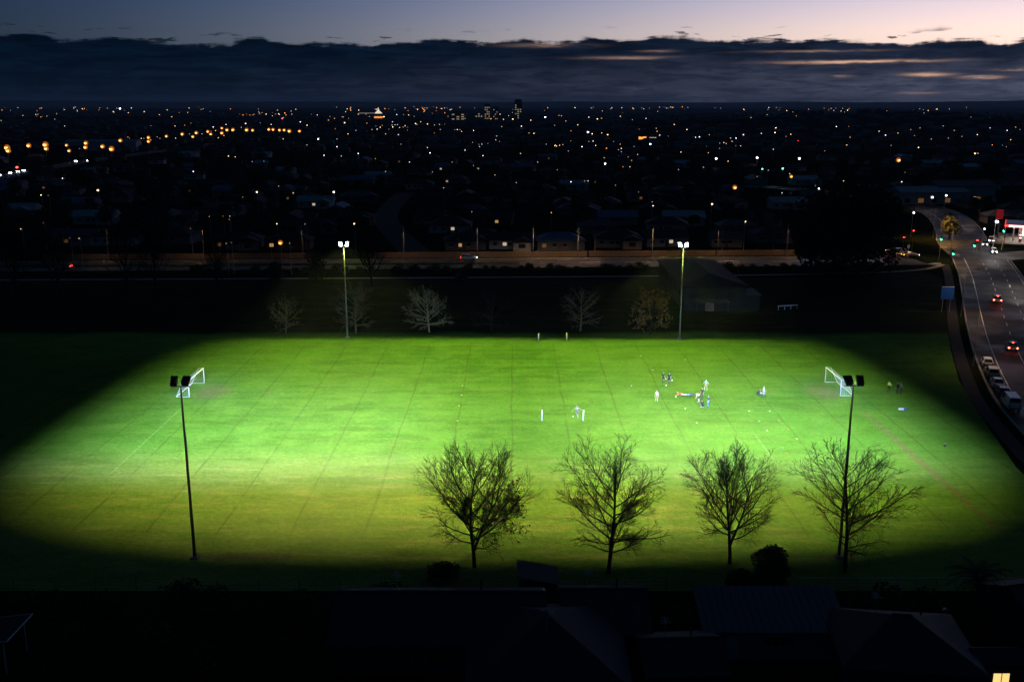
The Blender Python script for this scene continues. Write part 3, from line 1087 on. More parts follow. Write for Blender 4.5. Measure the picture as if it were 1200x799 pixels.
GF = 'small bare trees along the far edge of the field'
far_specs = [(335, 391, 7.2, 7.4, 51, 'small bare tree with a few brown leaves, leftmost along the far edge', 'dead', 0.55),
             (417, 391, 10.5, 9.8, 52, 'grey bare tree right behind the far left floodlight pole', None, 1.0),
             (503, 389, 9.0, 10.0, 53, 'pale bare tree with heavy spreading limbs lit by the floodlights', None, 1.0),
             (576, 391, 9.5, 10.0, 54, 'barely lit bare tree between the pale tree and the far white posts', None, 0.5),
             (680, 388, 9.0, 8.4, 55, 'thin bare tree behind the far pair of white posts', None, 0.8),
             (762, 391, 8.8, 8.0, 56, 'small tree still carrying golden brown leaves, beside the far right floodlight pole', 'brown', 0.9)]
for px, py, H_, W_, sd, lab, leaf, dn in far_specs:
    bb = grow_tree(sd, H_, W_, 0.20, bare=0.16, limbs=int(15 + 8 * dn), sub=int(6 + 5 * dn), twig=5, fine=2 if dn > 0.7 else 1, up=0.22, rad_min=0.014, low=88, zc=0.52, topk=0.7)
    lf = None
    if leaf == 'brown':
        lf = (tips(bb, lambda p: True, 2300, 7), 0.15, MATS['brown_leaf'], 8)
    elif leaf == 'dead':
        lf = (tips(bb, lambda p: True, 380, 9), 0.14, MATS['brown_leaf'], 9)
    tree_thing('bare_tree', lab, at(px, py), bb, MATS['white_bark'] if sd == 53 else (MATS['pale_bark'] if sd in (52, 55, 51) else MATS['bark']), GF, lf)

GL = 'dark bare trees at the roadside beyond the field'
for px, py, H_, W_, sd, lab in ((436, 336, 13, 13, 61, 'dark spreading bare tree by the road behind the far left floodlight pole'),
                                (183, 345, 20, 13, 62, 'tall dark bare tree against the dim road, right of the pair at the left'),
                                (150, 352, 21, 14, 63, 'tall dark bare tree against the dim road, left of the pair at the left'),
                                (20, 352, 18, 15, 64, 'dark bare tree at the far left edge of the picture'),
                                (70, 345, 16, 13, 65, 'dark bare tree beside the pale path corner at the far left'),
                                (255, 342, 14, 10, 66, 'thin dark bare tree on the far lawn left of the round shrub')):
    bb = grow_tree(sd, H_, W_, 0.30, bare=0.2, limbs=20, sub=9, twig=5, fine=1, up=0.6, rad_min=0.018, low=62)
    tree_thing('bare_tree', lab, at(px, py), bb, MATS['bark'], GL)


# ------------------------------------------------------------------ leafy trees and shrubs
def crown_points(r_, lobes, n, hollow=0.55):
    P = []
    w_ = np.array([l[3] * l[4] * l[5] for l in lobes]) ** 0.7
    w_ /= w_.sum()
    for li, k in enumerate(r_.multinomial(n, w_)):
        cx, cy, cz, rx, ry, rz_ = lobes[li]
        d = r_.normal(size=(k, 3))
        d /= np.linalg.norm(d, axis=1, keepdims=True)
        rad = hollow + (1.08 - hollow) * r_.uniform(0, 1, (k, 1)) ** 0.6
        P.append(np.array((cx, cy, cz)) + d * rad * np.array((rx, ry, rz_)))
    return np.concatenate(P)


def leafy(name, label, cat, loc, H, W, seed, n, size, lm, group=None, trunk=0.28, round_=False, nl=None):
    r_ = np.random.RandomState(seed)
    t = thing(name, label, cat, loc, 0, group)
    lobes = []
    nl = nl or (10 if not round_ else 6)
    for i in range(nl):
        a = i * 2.4 + r_.uniform(0, 1)
        k = r_.uniform(0.25, 0.62) * (0.55 if round_ else 1)
        zz = H * (trunk + (1 - trunk) * r_.uniform(0.22, 0.80))
        s = r_.uniform(0.24, 0.38) * (1.45 if round_ else 1)
        lobes.append((math.cos(a) * W / 2 * k, math.sin(a) * W / 2 * k, zz, W * s * 0.72, W * s * 0.72, min(H * 0.22, W * s * 0.62)))
    if trunk < 0.1:
        lobes += [(W * 0.16 * math.cos(q * 2.1), W * 0.16 * math.sin(q * 2.1), H * 0.24, W * 0.34, W * 0.34, H * 0.26) for q in range(3)]
    lobes.append((0, 0, H * 0.78, W * 0.26, W * 0.26, H * 0.22))
    pts = crown_points(r_, lobes, n)
    pts = pts[(pts[:, 2] > 0.1)]
    link('crown', leaves_mesh('crown', pts, size, lm, seed), t)
    tb = MB().tube([(0, 0, 0), (0.05 * W * r_.uniform(-1, 1), 0, H * 0.3), (0, 0, H * 0.7)], [max(0.08, H * 0.028), max(0.06, H * 0.02), 0.05], 7)
    for i in range(5):
        l = lobes[i]
        tb.tube([(0, 0, H * 0.28), (l[0] * 0.6, l[1] * 0.6, (H * 0.3 + l[2]) / 2), (l[0], l[1], l[2])], [H * 0.012, H * 0.008, 0.03], 5)
    tb.build('trunk', MATS['bark'], t)
    return t


leafy('evergreen_bush', 'round dense evergreen bush in front of the third bare tree', 'bush', at(903, 687), 4.0, 3.5, 71, 4200, 0.13, MATS['leaf_dark'], round_=True, trunk=0.05)
leafy('evergreen_bush', 'low dark bush by the shed, below the round evergreen bush', 'bush', at(868, 694), 2.2, 3.2, 72, 2600, 0.13, MATS['leaf_dark'], round_=True, trunk=0.02)
leafy('evergreen_bush', 'ragged low dark bush at the foot of the leftmost large bare tree', 'bush', at(519, 679), 1.7, 3.4, 73, 1500, 0.14, MATS['leaf_dark'], trunk=0.02)
leafy('evergreen_tree', 'huge dark evergreen tree between the road and the junction', 'tree', at(990, 319), 23, 27, 74, 9000, 0.62, MATS['leaf_dark'], nl=16, trunk=0.05)
leafy('evergreen_tree', 'tall narrow dark tree on the near side of the huge evergreen', 'tree', at(948, 321), 12, 9, 75, 2600, 0.5, MATS['leaf_dark'])
for px, py, H_, W_, sd, lab in ((322, 327, 4.2, 4.2, 81, 'small round dark shrub beside the pale path, left of the upright shrub'), (371, 328, 7.5, 5.0, 82, 'upright dark shrub beside the path left of the far left floodlight'),
                                (541, 330, 3.4, 3.6, 83, 'dark shrub standing over the path below the passing car'), (1112, 281, 8.5, 8, 84, 'roadside tree lit yellow by a street lamp at the junction')):
    leafy('shrub' if H_ < 8 else 'roadside_tree', lab, 'shrub' if H_ < 8 else 'tree', at(px, py), H_, W_, sd, 1500, 0.28 if H_ > 4 else 0.2, MATS['leaf_olive'] if sd == 84 else MATS['leaf_dark'], round_=True, trunk=0.12 if sd == 84 else 0.02)
# low shrubs of the roadside planting, one by one
r_ = random.Random(5)
protos = []
for k in range(5):
    protos.append(register(leafy('shrub', 'low dark shrub in the planted row between road and path', 'shrub', (0, 0, 0), 1.5, 2.6, 90 + k, 420, 0.17, MATS['leaf_dark'],
                                 'low shrubs of the roadside planting', round_=True, trunk=0.0)))
k = 0
for px in list(range(225, 765, 11)) + list(range(850, 1040, 13)):
    if r_.random() < 0.16:
        continue
    x_ = at(px + r_.uniform(-4, 4), 320)[0]
    loc = (x_, road_y(x_) - 12.5 + r_.uniform(-1.3, 2.0), 0)
    s = r_.uniform(0.6, 1.25)
    if k < 5:
        o = protos[k]
        o.location = loc
        o.scale = (s * r_.uniform(1, 1.4), s, s)
    else:
        copy_thing(protos[k % 5], loc, r_.uniform(0, 6.28), (s * r_.uniform(1, 1.4), s, s))
    k += 1
# palm-like tree at the lower right
pt = thing('palm_tree', 'dark palm tree with arching fronds in the garden at the lower right', 'palm', at(1140, 735))
MB().tube([(0, 0, 0), (0.1, 0, 2.2), (0.05, 0, 4.4)], [0.24, 0.20, 0.17], 10).build('trunk', MATS['bark'], pt)
r_ = random.Random(9)
for i in range(26):
    a = i * 2.399
    e0 = R(r_.uniform(5, 80))
    L = r_.uniform(2.2, 3.1)
    spine = []
    p = Vector((0.05, 0, 4.4))
    for s in range(8):
        e = e0 - R(95) * (s / 7) ** 1.3
        spine.append(p.copy())
        p = p + Vector((math.cos(a) * math.cos(e), math.sin(a) * math.cos(e), math.sin(e))) * (L / 7)
    fr = MB().tube(spine, [0.03] * 4 + [0.015] * 4, 4)
    sidev = Vector((-math.sin(a), math.cos(a), 0))
    for s in range(1, 8):
        for q in range(3):
            b = spine[s - 1].lerp(spine[s], q / 3)
            for sg in (-1, 1):
                tip = b + sidev * sg * 0.55 * math.sin(math.pi * (s + q / 3) / 9 + 0.3) + (spine[s] - spine[s - 1]) * 0.5 + Vector((0, 0, -0.18))
                w_ = (spine[s] - spine[s - 1]).normalized() * 0.035
                fr.add([b - w_, b + w_, tip], [(0, 1, 2)])
    fr.build('frond', MATS['leaf_dark'], pt)

# ------------------------------------------------------------------ people
def capsule(mb, p0, p1, r0, r1, n=10, mi=0):
    p0, p1 = Vector(p0), Vector(p1)
    d = p1 - p0
    L = max(d.length, 1e-4)
    d = d / L
    pts, rad = [], []
    for k in range(4):
        a = math.pi / 2 * (1 - k / 3.0)
        pts.append(p0 - d * r0 * math.sin(a))
        rad.append(max(r0 * math.cos(a), 0.004))
    for k in range(4):
        a = math.pi / 2 * k / 3.0
        pts.append(p1 + d * r1 * math.sin(a))
        rad.append(max(r1 * math.cos(a), 0.004))
    mb.tube(pts, rad, n, mi)


SKIN = mat('skin', (0.42, 0.26, 0.19), 0.55, 0.1, 4)
HAIR = mat('hair', (0.035, 0.024, 0.018), 0.7, 0.3, 20)
FAIR = mat('fair_hair', (0.22, 0.15, 0.08), 0.7, 0.3, 20)


def person(label, px, py, face, cloth, pose='stand', hair=None, group='people on and beside the field', loc=None, height=1.76):
    """one continuous body skinned over a posed skeleton; cloth = shirt, bottoms, socks, shoes colours"""
    k = height / 1.76
    # skeleton: x right, y forward, z up
    J = dict(pel=(0, 0, 0.96), waist=(0, 0.0, 1.10), chest=(0, 0.01, 1.34), neck=(0, 0.0, 1.50), head=(0, 0.03, 1.64),
             sl=(-0.19, 0, 1.43), sr=(0.19, 0, 1.43), el=(-0.25, -0.02, 1.15), er=(0.25, -0.02, 1.15), wl=(-0.27, 0.08, 0.92), wr=(0.27, 0.08, 0.92),
             hl=(-0.10, 0, 0.93), hr=(0.10, 0, 0.93), kl=(-0.12, 0.03, 0.51), kr=(0.12, 0.03, 0.51), al=(-0.13, 0, 0.09), ar=(0.13, 0, 0.09),
             tl=(-0.15, 0.17, 0.04), tr=(0.15, 0.17, 0.04))
    if pose == 'walk':
        J.update(kl=(-0.11, 0.20, 0.54), al=(-0.12, 0.26, 0.10), tl=(-0.13, 0.44, 0.06), kr=(0.11, -0.05, 0.50), ar=(0.12, -0.33, 0.16), tr=(0.13, -0.22, 0.04),
                 el=(-0.25, -0.17, 1.20), wl=(-0.24, -0.05, 0.98), er=(0.25, 0.10, 1.19), wr=(0.21, 0.30, 1.10))
    elif pose == 'hips':
        J.update(el=(-0.42, -0.04, 1.20), wl=(-0.20, 0.03, 1.00), er=(0.42, -0.04, 1.20), wr=(0.20, 0.03, 1.00), kl=(-0.17, 0.02, 0.51), kr=(0.17, 0.02, 0.51),
                 al=(-0.22, 0, 0.09), ar=(0.22, 0, 0.09), tl=(-0.26, 0.16, 0.04), tr=(0.26, 0.16, 0.04))
    elif pose == 'bend':
        J.update(pel=(0, -0.16, 0.90), waist=(0, -0.06, 1.02), chest=(0, 0.18, 1.14), neck=(0, 0.35, 1.19), head=(0, 0.49, 1.20), sl=(-0.19, 0.27, 1.15), sr=(0.19, 0.27, 1.15),
                 el=(-0.22, 0.36, 0.87), er=(0.22, 0.36, 0.87), wl=(-0.15, 0.44, 0.62), wr=(0.15, 0.44, 0.62), hl=(-0.10, -0.15, 0.88), hr=(0.10, -0.15, 0.88),
                 kl=(-0.15, 0.08, 0.50), kr=(0.15, 0.08, 0.50))
    elif pose == 'crouch':
        J.update(pel=(0, -0.20, 0.36), waist=(0, -0.13, 0.50), chest=(0, 0.03, 0.70), neck=(0, 0.12, 0.84), head=(0, 0.18, 0.96), sl=(-0.19, 0.06, 0.78), sr=(0.19, 0.06, 0.78),
                 el=(-0.25, 0.22, 0.58), er=(0.25, 0.22, 0.58), wl=(-0.12, 0.40, 0.48), wr=(0.12, 0.40, 0.48), hl=(-0.10, -0.18, 0.34), hr=(0.10, -0.18, 0.34),
                 kl=(-0.18, 0.24, 0.50), kr=(0.18, 0.24, 0.50), al=(-0.15, 0.02, 0.10), ar=(0.15, 0.02, 0.10), tl=(-0.18, 0.20, 0.04), tr=(0.18, 0.20, 0.04))
    elif pose == 'kick':
        J.update(kr=(0.12, 0.28, 0.62), ar=(0.13, 0.52, 0.30), tr=(0.13, 0.66, 0.36), el=(-0.40, 0.12, 1.28), wl=(-0.52, 0.30, 1.18), er=(0.36, -0.18, 1.22), wr=(0.48, -0.28, 1.06),
                 chest=(0, -0.05, 1.34), neck=(0, -0.06, 1.50), head=(0, 0.0, 1.63), sl=(-0.19, -0.02, 1.42), sr=(0.19, -0.08, 1.42))
    elif pose == 'lie':                                     # stretched out face down, propped on the elbows
        J.update(pel=(0, 0, 0.15), waist=(0, 0.15, 0.17), chest=(0, 0.38, 0.25), neck=(0, 0.52, 0.34), head=(0, 0.64, 0.44), sl=(-0.19, 0.45, 0.27), sr=(0.19, 0.45, 0.27),
                 el=(-0.22, 0.52, 0.07), er=(0.22, 0.52, 0.07), wl=(-0.10, 0.74, 0.06), wr=(0.10, 0.74, 0.06), hl=(-0.10, -0.03, 0.13), hr=(0.10, -0.03, 0.13),
                 kl=(-0.14, -0.44, 0.09), kr=(0.14, -0.44, 0.09), al=(-0.16, -0.85, 0.08), ar=(0.16, -0.85, 0.08), tl=(-0.18, -1.02, 0.03), tr=(0.18, -1.02, 0.03))
    V = {q: Vector(p) * k for q, p in J.items()}
    SH, BO, SO, SHOE, SK = 0, 1, 2, 3, 4
    seg = []

    def S(a, b, ra, rb, m):
        seg.append((V[a] if isinstance(a, str) else a, V[b] if isinstance(b, str) else b, ra * k, rb * k, m))
    S('pel', 'waist', 0.145, 0.135, BO)
    S('waist', 'chest', 0.135, 0.155, SH)
    S('hl', 'hr', 0.115, 0.115, BO)
    S('sl', 'sr', 0.085, 0.085, SH)
    cl, cr = V['sl'].lerp(V['waist'], 0.4), V['sr'].lerp(V['waist'], 0.4)
    S(cl, 'sl', 0.10, 0.085, SH)
    S(cr, 'sr', 0.10, 0.085, SH)
    S('chest', 'neck', 0.09, 0.058, SH)
    S('neck', 'head', 0.056, 0.06, SK)
    up = (V['head'] - V['neck']).normalized()
    S(V['head'] - up * 0.03 * k, V['head'] + up * 0.05 * k, 0.082, 0.092, SK)
    for s in 'lr':
        m = V['s' + s].lerp(V['e' + s], 0.65)
        S('s' + s, m, 0.068, 0.052, SH)
        S(m, 'e' + s, 0.045, 0.040, SK if cloth[4] else SH)
        S('e' + s, 'w' + s, 0.042, 0.028, SK if cloth[4] else SH)
        kn = V['h' + s].lerp(V['k' + s], 0.80)
        S('h' + s, kn, 0.098, 0.070, BO)
        S(kn, 'k' + s, 0.060, 0.055, SK if cloth[5] else BO)
        mid = V['k' + s].lerp(V['a' + s], 0.4)
        S('k' + s, mid, 0.055, 0.058, SO if cloth[5] else BO)
        S(mid, 'a' + s, 0.058, 0.038, SO if cloth[5] else BO)
        S(V['a' + s] - Vector((0, 0.0, 0.03)) * k, 't' + s, 0.048, 0.036, SHOE)
        # palm
        d = (V['w' + s] - V['e' + s]).normalized()
        S('w' + s, V['w' + s] + d * 0.075 * k, 0.026, 0.034, SK)
    raw = MB()
    for a, b, ra, rb, m in seg:
        capsule(raw, a, b, ra, rb)
    # face: nose, ears, chin are part of the same surface
    fw = Vector((0, 1, 0)) if pose != 'bend' else Vector((0, 0.5, -0.85)).normalized()
    fw = (fw - up * fw.dot(up)).normalized()
    sd = up.cross(fw)
    hc = V['head'] + up * 0.01 * k
    capsule(raw, hc + fw * 0.085 * k, hc + fw * 0.108 * k - up * 0.018 * k, 0.013, 0.017, 6)
    capsule(raw, hc + fw * 0.055 * k - up * 0.085 * k, hc + fw * 0.062 * k - up * 0.09 * k, 0.035, 0.03, 8)
    for s in (-1, 1):
        capsule(raw, hc + sd * s * 0.090 * k - up * 0.01 * k, hc + sd * s * 0.092 * k + up * 0.03 * k, 0.017, 0.02, 6)
    me = raw.mesh('tmp', SKIN)
    tmp = bpy.data.objects.new('tmp', me)
    COL.objects.link(tmp)
    md = tmp.modifiers.new('r', 'REMESH')
    md.mode = 'VOXEL'
    md.voxel_size = 0.019
    sm = tmp.modifiers.new('s', 'SMOOTH')
    sm.iterations = 3
    ev = tmp.evaluated_get(bpy.context.evaluated_depsgraph_get())
    bm_me = bpy.data.meshes.new_from_object(ev)
    n = len(bm_me.vertices)
    co = np.empty(n * 3)
    bm_me.vertices.foreach_get('co', co)
    co = co.reshape(-1, 3)
    nf = len(bm_me.polygons)
    cen = np.empty(nf * 3)
    bm_me.polygons.foreach_get('center', cen)
    cen = cen.reshape(-1, 3)
    best = np.full(nf, 1e9)
    idx = np.full(nf, SK)
    for a, b, ra, rb, m in seg:
        a_, b_ = np.array(a), np.array(b)
        ab = b_ - a_
        tt = np.clip(((cen - a_) @ ab) / (ab @ ab + 1e-9), 0, 1)
        dd = np.linalg.norm(cen - a_ - tt[:, None] * ab, axis=1) - (ra + (rb - ra) * tt)
        w_ = dd < best
        best[w_] = dd[w_]
        idx[w_] = m
    body = MB()
    body.v = [tuple(p) for p in co]
    body.f = [tuple(p.vertices) for p in bm_me.polygons]
    body.m = [int(i) for i in idx]
    # fingers: four unequal ones and a thumb from the side of the palm
    for s in 'lr':
        d = (V['w' + s] - V['e' + s]).normalized()
        sx = d.orthogonal().normalized()
        if abs(sx.x) > 0.7:
            sx = d.cross(sx)
        nrm = d.cross(sx)
        base = V['w' + s] + d * 0.095 * k
        for i, L in enumerate((0.070, 0.080, 0.075, 0.058)):
            p0 = base + sx * (i - 1.5) * 0.019 * k
            p1 = p0 + (d * 0.85 + nrm * 0.35).normalized() * L * 0.55 * k
            p2 = p1 + (d * 0.55 + nrm * 0.75).normalized() * L * 0.45 * k
            body.tube([p0, p1, p2], [0.010 * k, 0.009 * k, 0.006 * k], 5, SK)
        p0 = V['w' + s] + d * 0.04 * k - sx * 0.028 * k
        body.tube([p0, p0 + (d * 0.6 - sx * 0.6 + nrm * 0.3).normalized() * 0.035 * k, p0 + (d * 1.3 - sx * 0.5 + nrm * 0.7).normalized() * 0.062 * k], [0.012 * k, 0.010 * k, 0.007 * k], 5, SK)
    bpy.data.objects.remove(tmp)
    mats = [mat('cloth_%02d_%02d_%02d' % tuple(int(c * 99) for c in cc), cc, 0.85, 0.12, 6) for cc in cloth[:4]] + [SKIN]
    t = thing('person', label, 'person', loc or at(px, py), R(face), group)
    bo = body.build('body', mats, t, smooth=True)
    hb = MB()
    rings = []
    for i in range(6):
        th = math.pi / 2 * i / 5
        c = hc + up * (0.035 + 0.078 * math.sin(th)) * k - fw * 0.014 * k
        rr = 0.099 * math.cos(th) * k + 0.004
        rings.append([c + (sd * math.cos(2 * math.pi * j / 12) + fw * math.sin(2 * math.pi * j / 12)) * rr for j in range(12)])
    low_ring = [hc + up * (-0.055 if math.sin(2 * math.pi * j / 12) < -0.1 else 0.03) * k - fw * 0.02 * k + (sd * math.cos(2 * math.pi * j / 12) + fw * math.sin(2 * math.pi * j / 12)) * 0.094 * k for j in range(12)]
    hb.loft([low_ring] + rings)
    hb.build('hair', hair or HAIR, t, smooth=True)
    for s in (-1, 1):
        MB().ball(hc + sd * s * 0.033 * k + fw * 0.083 * k + up * 0.012 * k, 0.013 * k, 6, 4).build('eye', MATS['dark_metal'], t)
    return t


W_, K_ = (0.30, 0.30, 0.295), (0.02, 0.02, 0.022)
TEAL, NAVY, MINT, RED_, PINK, TAN, GREY, HIVIS = (0.006, 0.05, 0.06), (0.012, 0.018, 0.08), (0.20, 0.42, 0.34), (0.55, 0.05, 0.03), (0.70, 0.50, 0.48), (0.30, 0.18, 0.09), (0.20, 0.20, 0.21), (0.72, 0.80, 0.10)
person('player in a dark teal top by a ball, left of the pair at the back', 777, 449, 200, (TEAL, K_, K_, K_, True, True))
person('player in a dark blue top by a ball, right of the pair at the back', 784, 450, 170, (TEAL, K_, NAVY, K_, True, True), 'walk')
person('player in white top and tan shorts standing apart left of the stretching player', 769.5, 471, 160, (W_, TAN, W_, K_, True, True))
person('player in a red top stretched out on the grass', 799, 463, 90, (RED_, W_, K_, K_, True, False), 'lie', FAIR)
person('player in a pale mint top standing at the back of the huddle', 827, 458, 150, (MINT, TAN, W_, K_, True, True), 'hips', FAIR)
person('player all in black standing in the middle of the huddle', 822.5, 468, 130, (K_, K_, K_, K_, True, False), 'stand')
person('player in a pink and white top bending forward at the left of the huddle', 819, 471, 60, (PINK, K_, W_, W_, True, True), 'bend')
person('player in black crouching in white boots at the front of the huddle', 823, 477.5, 20, (K_, K_, W_, W_, True, True), 'crouch')
person('player in navy top and blue leggings standing at the right of the huddle', 830, 477.5, 80, (NAVY, (0.02, 0.12, 0.30), W_, K_, True, False), 'stand')
person('player in black crouching beside the player in white on the right', 889, 464, 270, (K_, K_, K_, K_, True, True), 'crouch')
person('player in a white top walking toward the right goal', 894.5, 466, 250, (W_, GREY, K_, K_, True, True), 'walk', FAIR)
person('lone player in a white top between the two near white posts', 676, 489.5, 200, (W_, GREY, W_, W_, True, True), 'kick', FAIR)
person('person in a yellow high-visibility jacket and dark trousers on the right touchline', 1041.5, 459.5, 110, (HIVIS, K_, K_, K_, False, False), 'hips')
person('person in dark clothes standing just right of the high-visibility jacket', 1051.5, 461.5, 100, (K_, K_, K_, K_, False, False), 'stand')
person('person in dark clothes at the end of the touchline group, farthest from the goal', 1055.5, 461.5, 80, (GREY, K_, K_, K_, False, False), 'hips')


def kit_bag(label, px, py, col, rz):
    t = thing('kit_bag', label, 'bag', at(px, py), rz, 'bags left on the grass')
    b = MB()
    rings = []
    for x_, k in ((-0.36, 0.72), (-0.30, 0.95), (0, 1.0), (0.30, 0.95), (0.36, 0.72)):
        rings.append([(x_, 0.17 * k * math.cos(a), 0.17 + 0.17 * k * math.sin(a)) for a in [2 * math.pi * i / 12 for i in range(12)]])
    b.loft(rings)
    b.build('body', mat('bag_%d' % int(col[2] * 100 + col[0] * 1000), col, 0.8, 0.2, 5), t, smooth=True)
    for s in (-1, 1):
        MB().tube([(-0.14, s * 0.1, 0.31), (-0.10, s * 0.06, 0.44), (0.10, s * 0.06, 0.44), (0.14, s * 0.1, 0.31)], 0.012, 5).build('handle', MATS['dark_metal'], t)
    MB().box((0, 0, 0.342), (0.5, 0.03, 0.01)).build('zip', MATS['galvanised'], t)


kit_bag('small blue and white kit bag on the grass beside the stretching player', 809, 463.5, (0.18, 0.28, 0.5), 0.4)
kit_bag('pale kit bag left on the grass outside the right touchline', 1056, 480.5, (0.45, 0.45, 0.45), 0.1)
kit_bag('dark blue kit bag lying against the pale bag outside the right touchline', 1061.5, 480, (0.05, 0.08, 0.16), 0.6)
kit_bag('dark kit bag far out on the grass near the trodden line', 1107, 523, (0.03, 0.03, 0.03), 1.2)

BALL = mat('ball_white', (0.55, 0.55, 0.55), 0.5, 0.1, 12)
for px, py, lab in ((780.3, 444.6, 'white football between the two players at the back'), (787.6, 446.2, 'white football right of the two players at the back'),
                    (780.6, 452.2, 'white football just in front of the two players at the back'), (792.0, 465.6, 'white football at the head of the stretching player'),
                    (803, 479.2, 'white football on the grass left of the huddle'), (671.5, 488.8, 'white football at the feet of the lone player')):
    t = thing('football', lab, 'ball', at(px, py), 0, 'footballs on the field')
    MB().ball((0, 0, 0.11), 0.112, 14, 10).build('cover', BALL, t, smooth=True)
    pm = MB()
    for a, e in ((0, 10), (72, 30), (144, 10), (216, 35), (288, 15), (40, 62), (200, 70)):
        c = Vector((math.cos(R(a)) * math.cos(R(e)), math.sin(R(a)) * math.cos(R(e)), math.sin(R(e))))
        q = c.orthogonal().normalized()
        q2 = c.cross(q)
        pm.add([Vector((0, 0, 0.11)) + (c + (q * math.cos(i * 1.2566) + q2 * math.sin(i * 1.2566)) * 0.30).normalized() * 0.1145 for i in range(5)], [(0, 1, 2, 3, 4)])
    pm.build('panels', MATS['dark_metal'], t)
cones = [(765, 433.5, 'w'), (803, 421.5, 'w'), (878, 481.5, 'w'), (902, 481.8, 'w'), (890, 493.5, 'b'), (912.5, 493, 'o'), (816.5, 495.5, 'w'), (899, 504.5, 'w'), (924, 503.5, 'o'), (917, 524.8, 'b'), (922, 532, 'o'),
         (934, 514, 'w'), (953, 533, 'b'), (740, 452, 'w'), (538, 475.5, 'y'), (542, 452, 'w'), (541, 463, 'w'), (536, 493, 'y'), (751, 417, 'w')]
cc_ = {'w': (0.40, 0.41, 0.40), 'o': (0.45, 0.13, 0.03), 'b': (0.14, 0.26, 0.42), 'y': (0.42, 0.36, 0.05)}
cn_ = {'w': 'white', 'o': 'orange', 'b': 'pale blue', 'y': 'yellow'}
for px, py, c in cones:
    nm = ('drill area right of the huddle' if px > 810 else ('dark drain line left of the centre' if px < 600 else 'grass around the two players at the back'))
    t = thing('training_cone', 'small %s training cone on the %s' % (cn_[c], nm), 'cone', at(px, py), 0, 'flat training cones on the field')
    MB().loft([[(r0 * math.cos(a), r0 * math.sin(a), z_) for a in [2 * math.pi * i / 12 for i in range(12)]] for r0, z_ in ((0.12, 0.0), (0.11, 0.02), (0.05, 0.07), (0.035, 0.07))]).build('disc', mat('cone_' + c, cc_[c], 0.6, 0.05, 4), t, smooth=True)
    MB().tube([(0, 0, 0.066), (0, 0, 0.08)], 0.04, 10).build('rim', mat('cone_' + c, cc_[c]), t)

# ------------------------------------------------------------------ vehicles
HEADLAMP = emat('headlamp', (0.95, 0.96, 1.0), 30.0)
TAILLAMP = emat('tail_lamp', (1.0, 0.035, 0.02), 14.0)
BRAKE = emat('brake_lamp', (1.0, 0.06, 0.03), 40.0)
INDICATOR = emat('indicator_lamp', (1.0, 0.32, 0.03), 14.0)
mat('red_lens', (0.30, 0.012, 0.01), 0.3, 0.1)
mat('clear_lens', (0.5, 0.52, 0.54), 0.2, 0.1)
mat('tyre', (0.018, 0.018, 0.018), 0.9, 0.2)
mat('plate', (0.6, 0.6, 0.55), 0.6, 0.1)


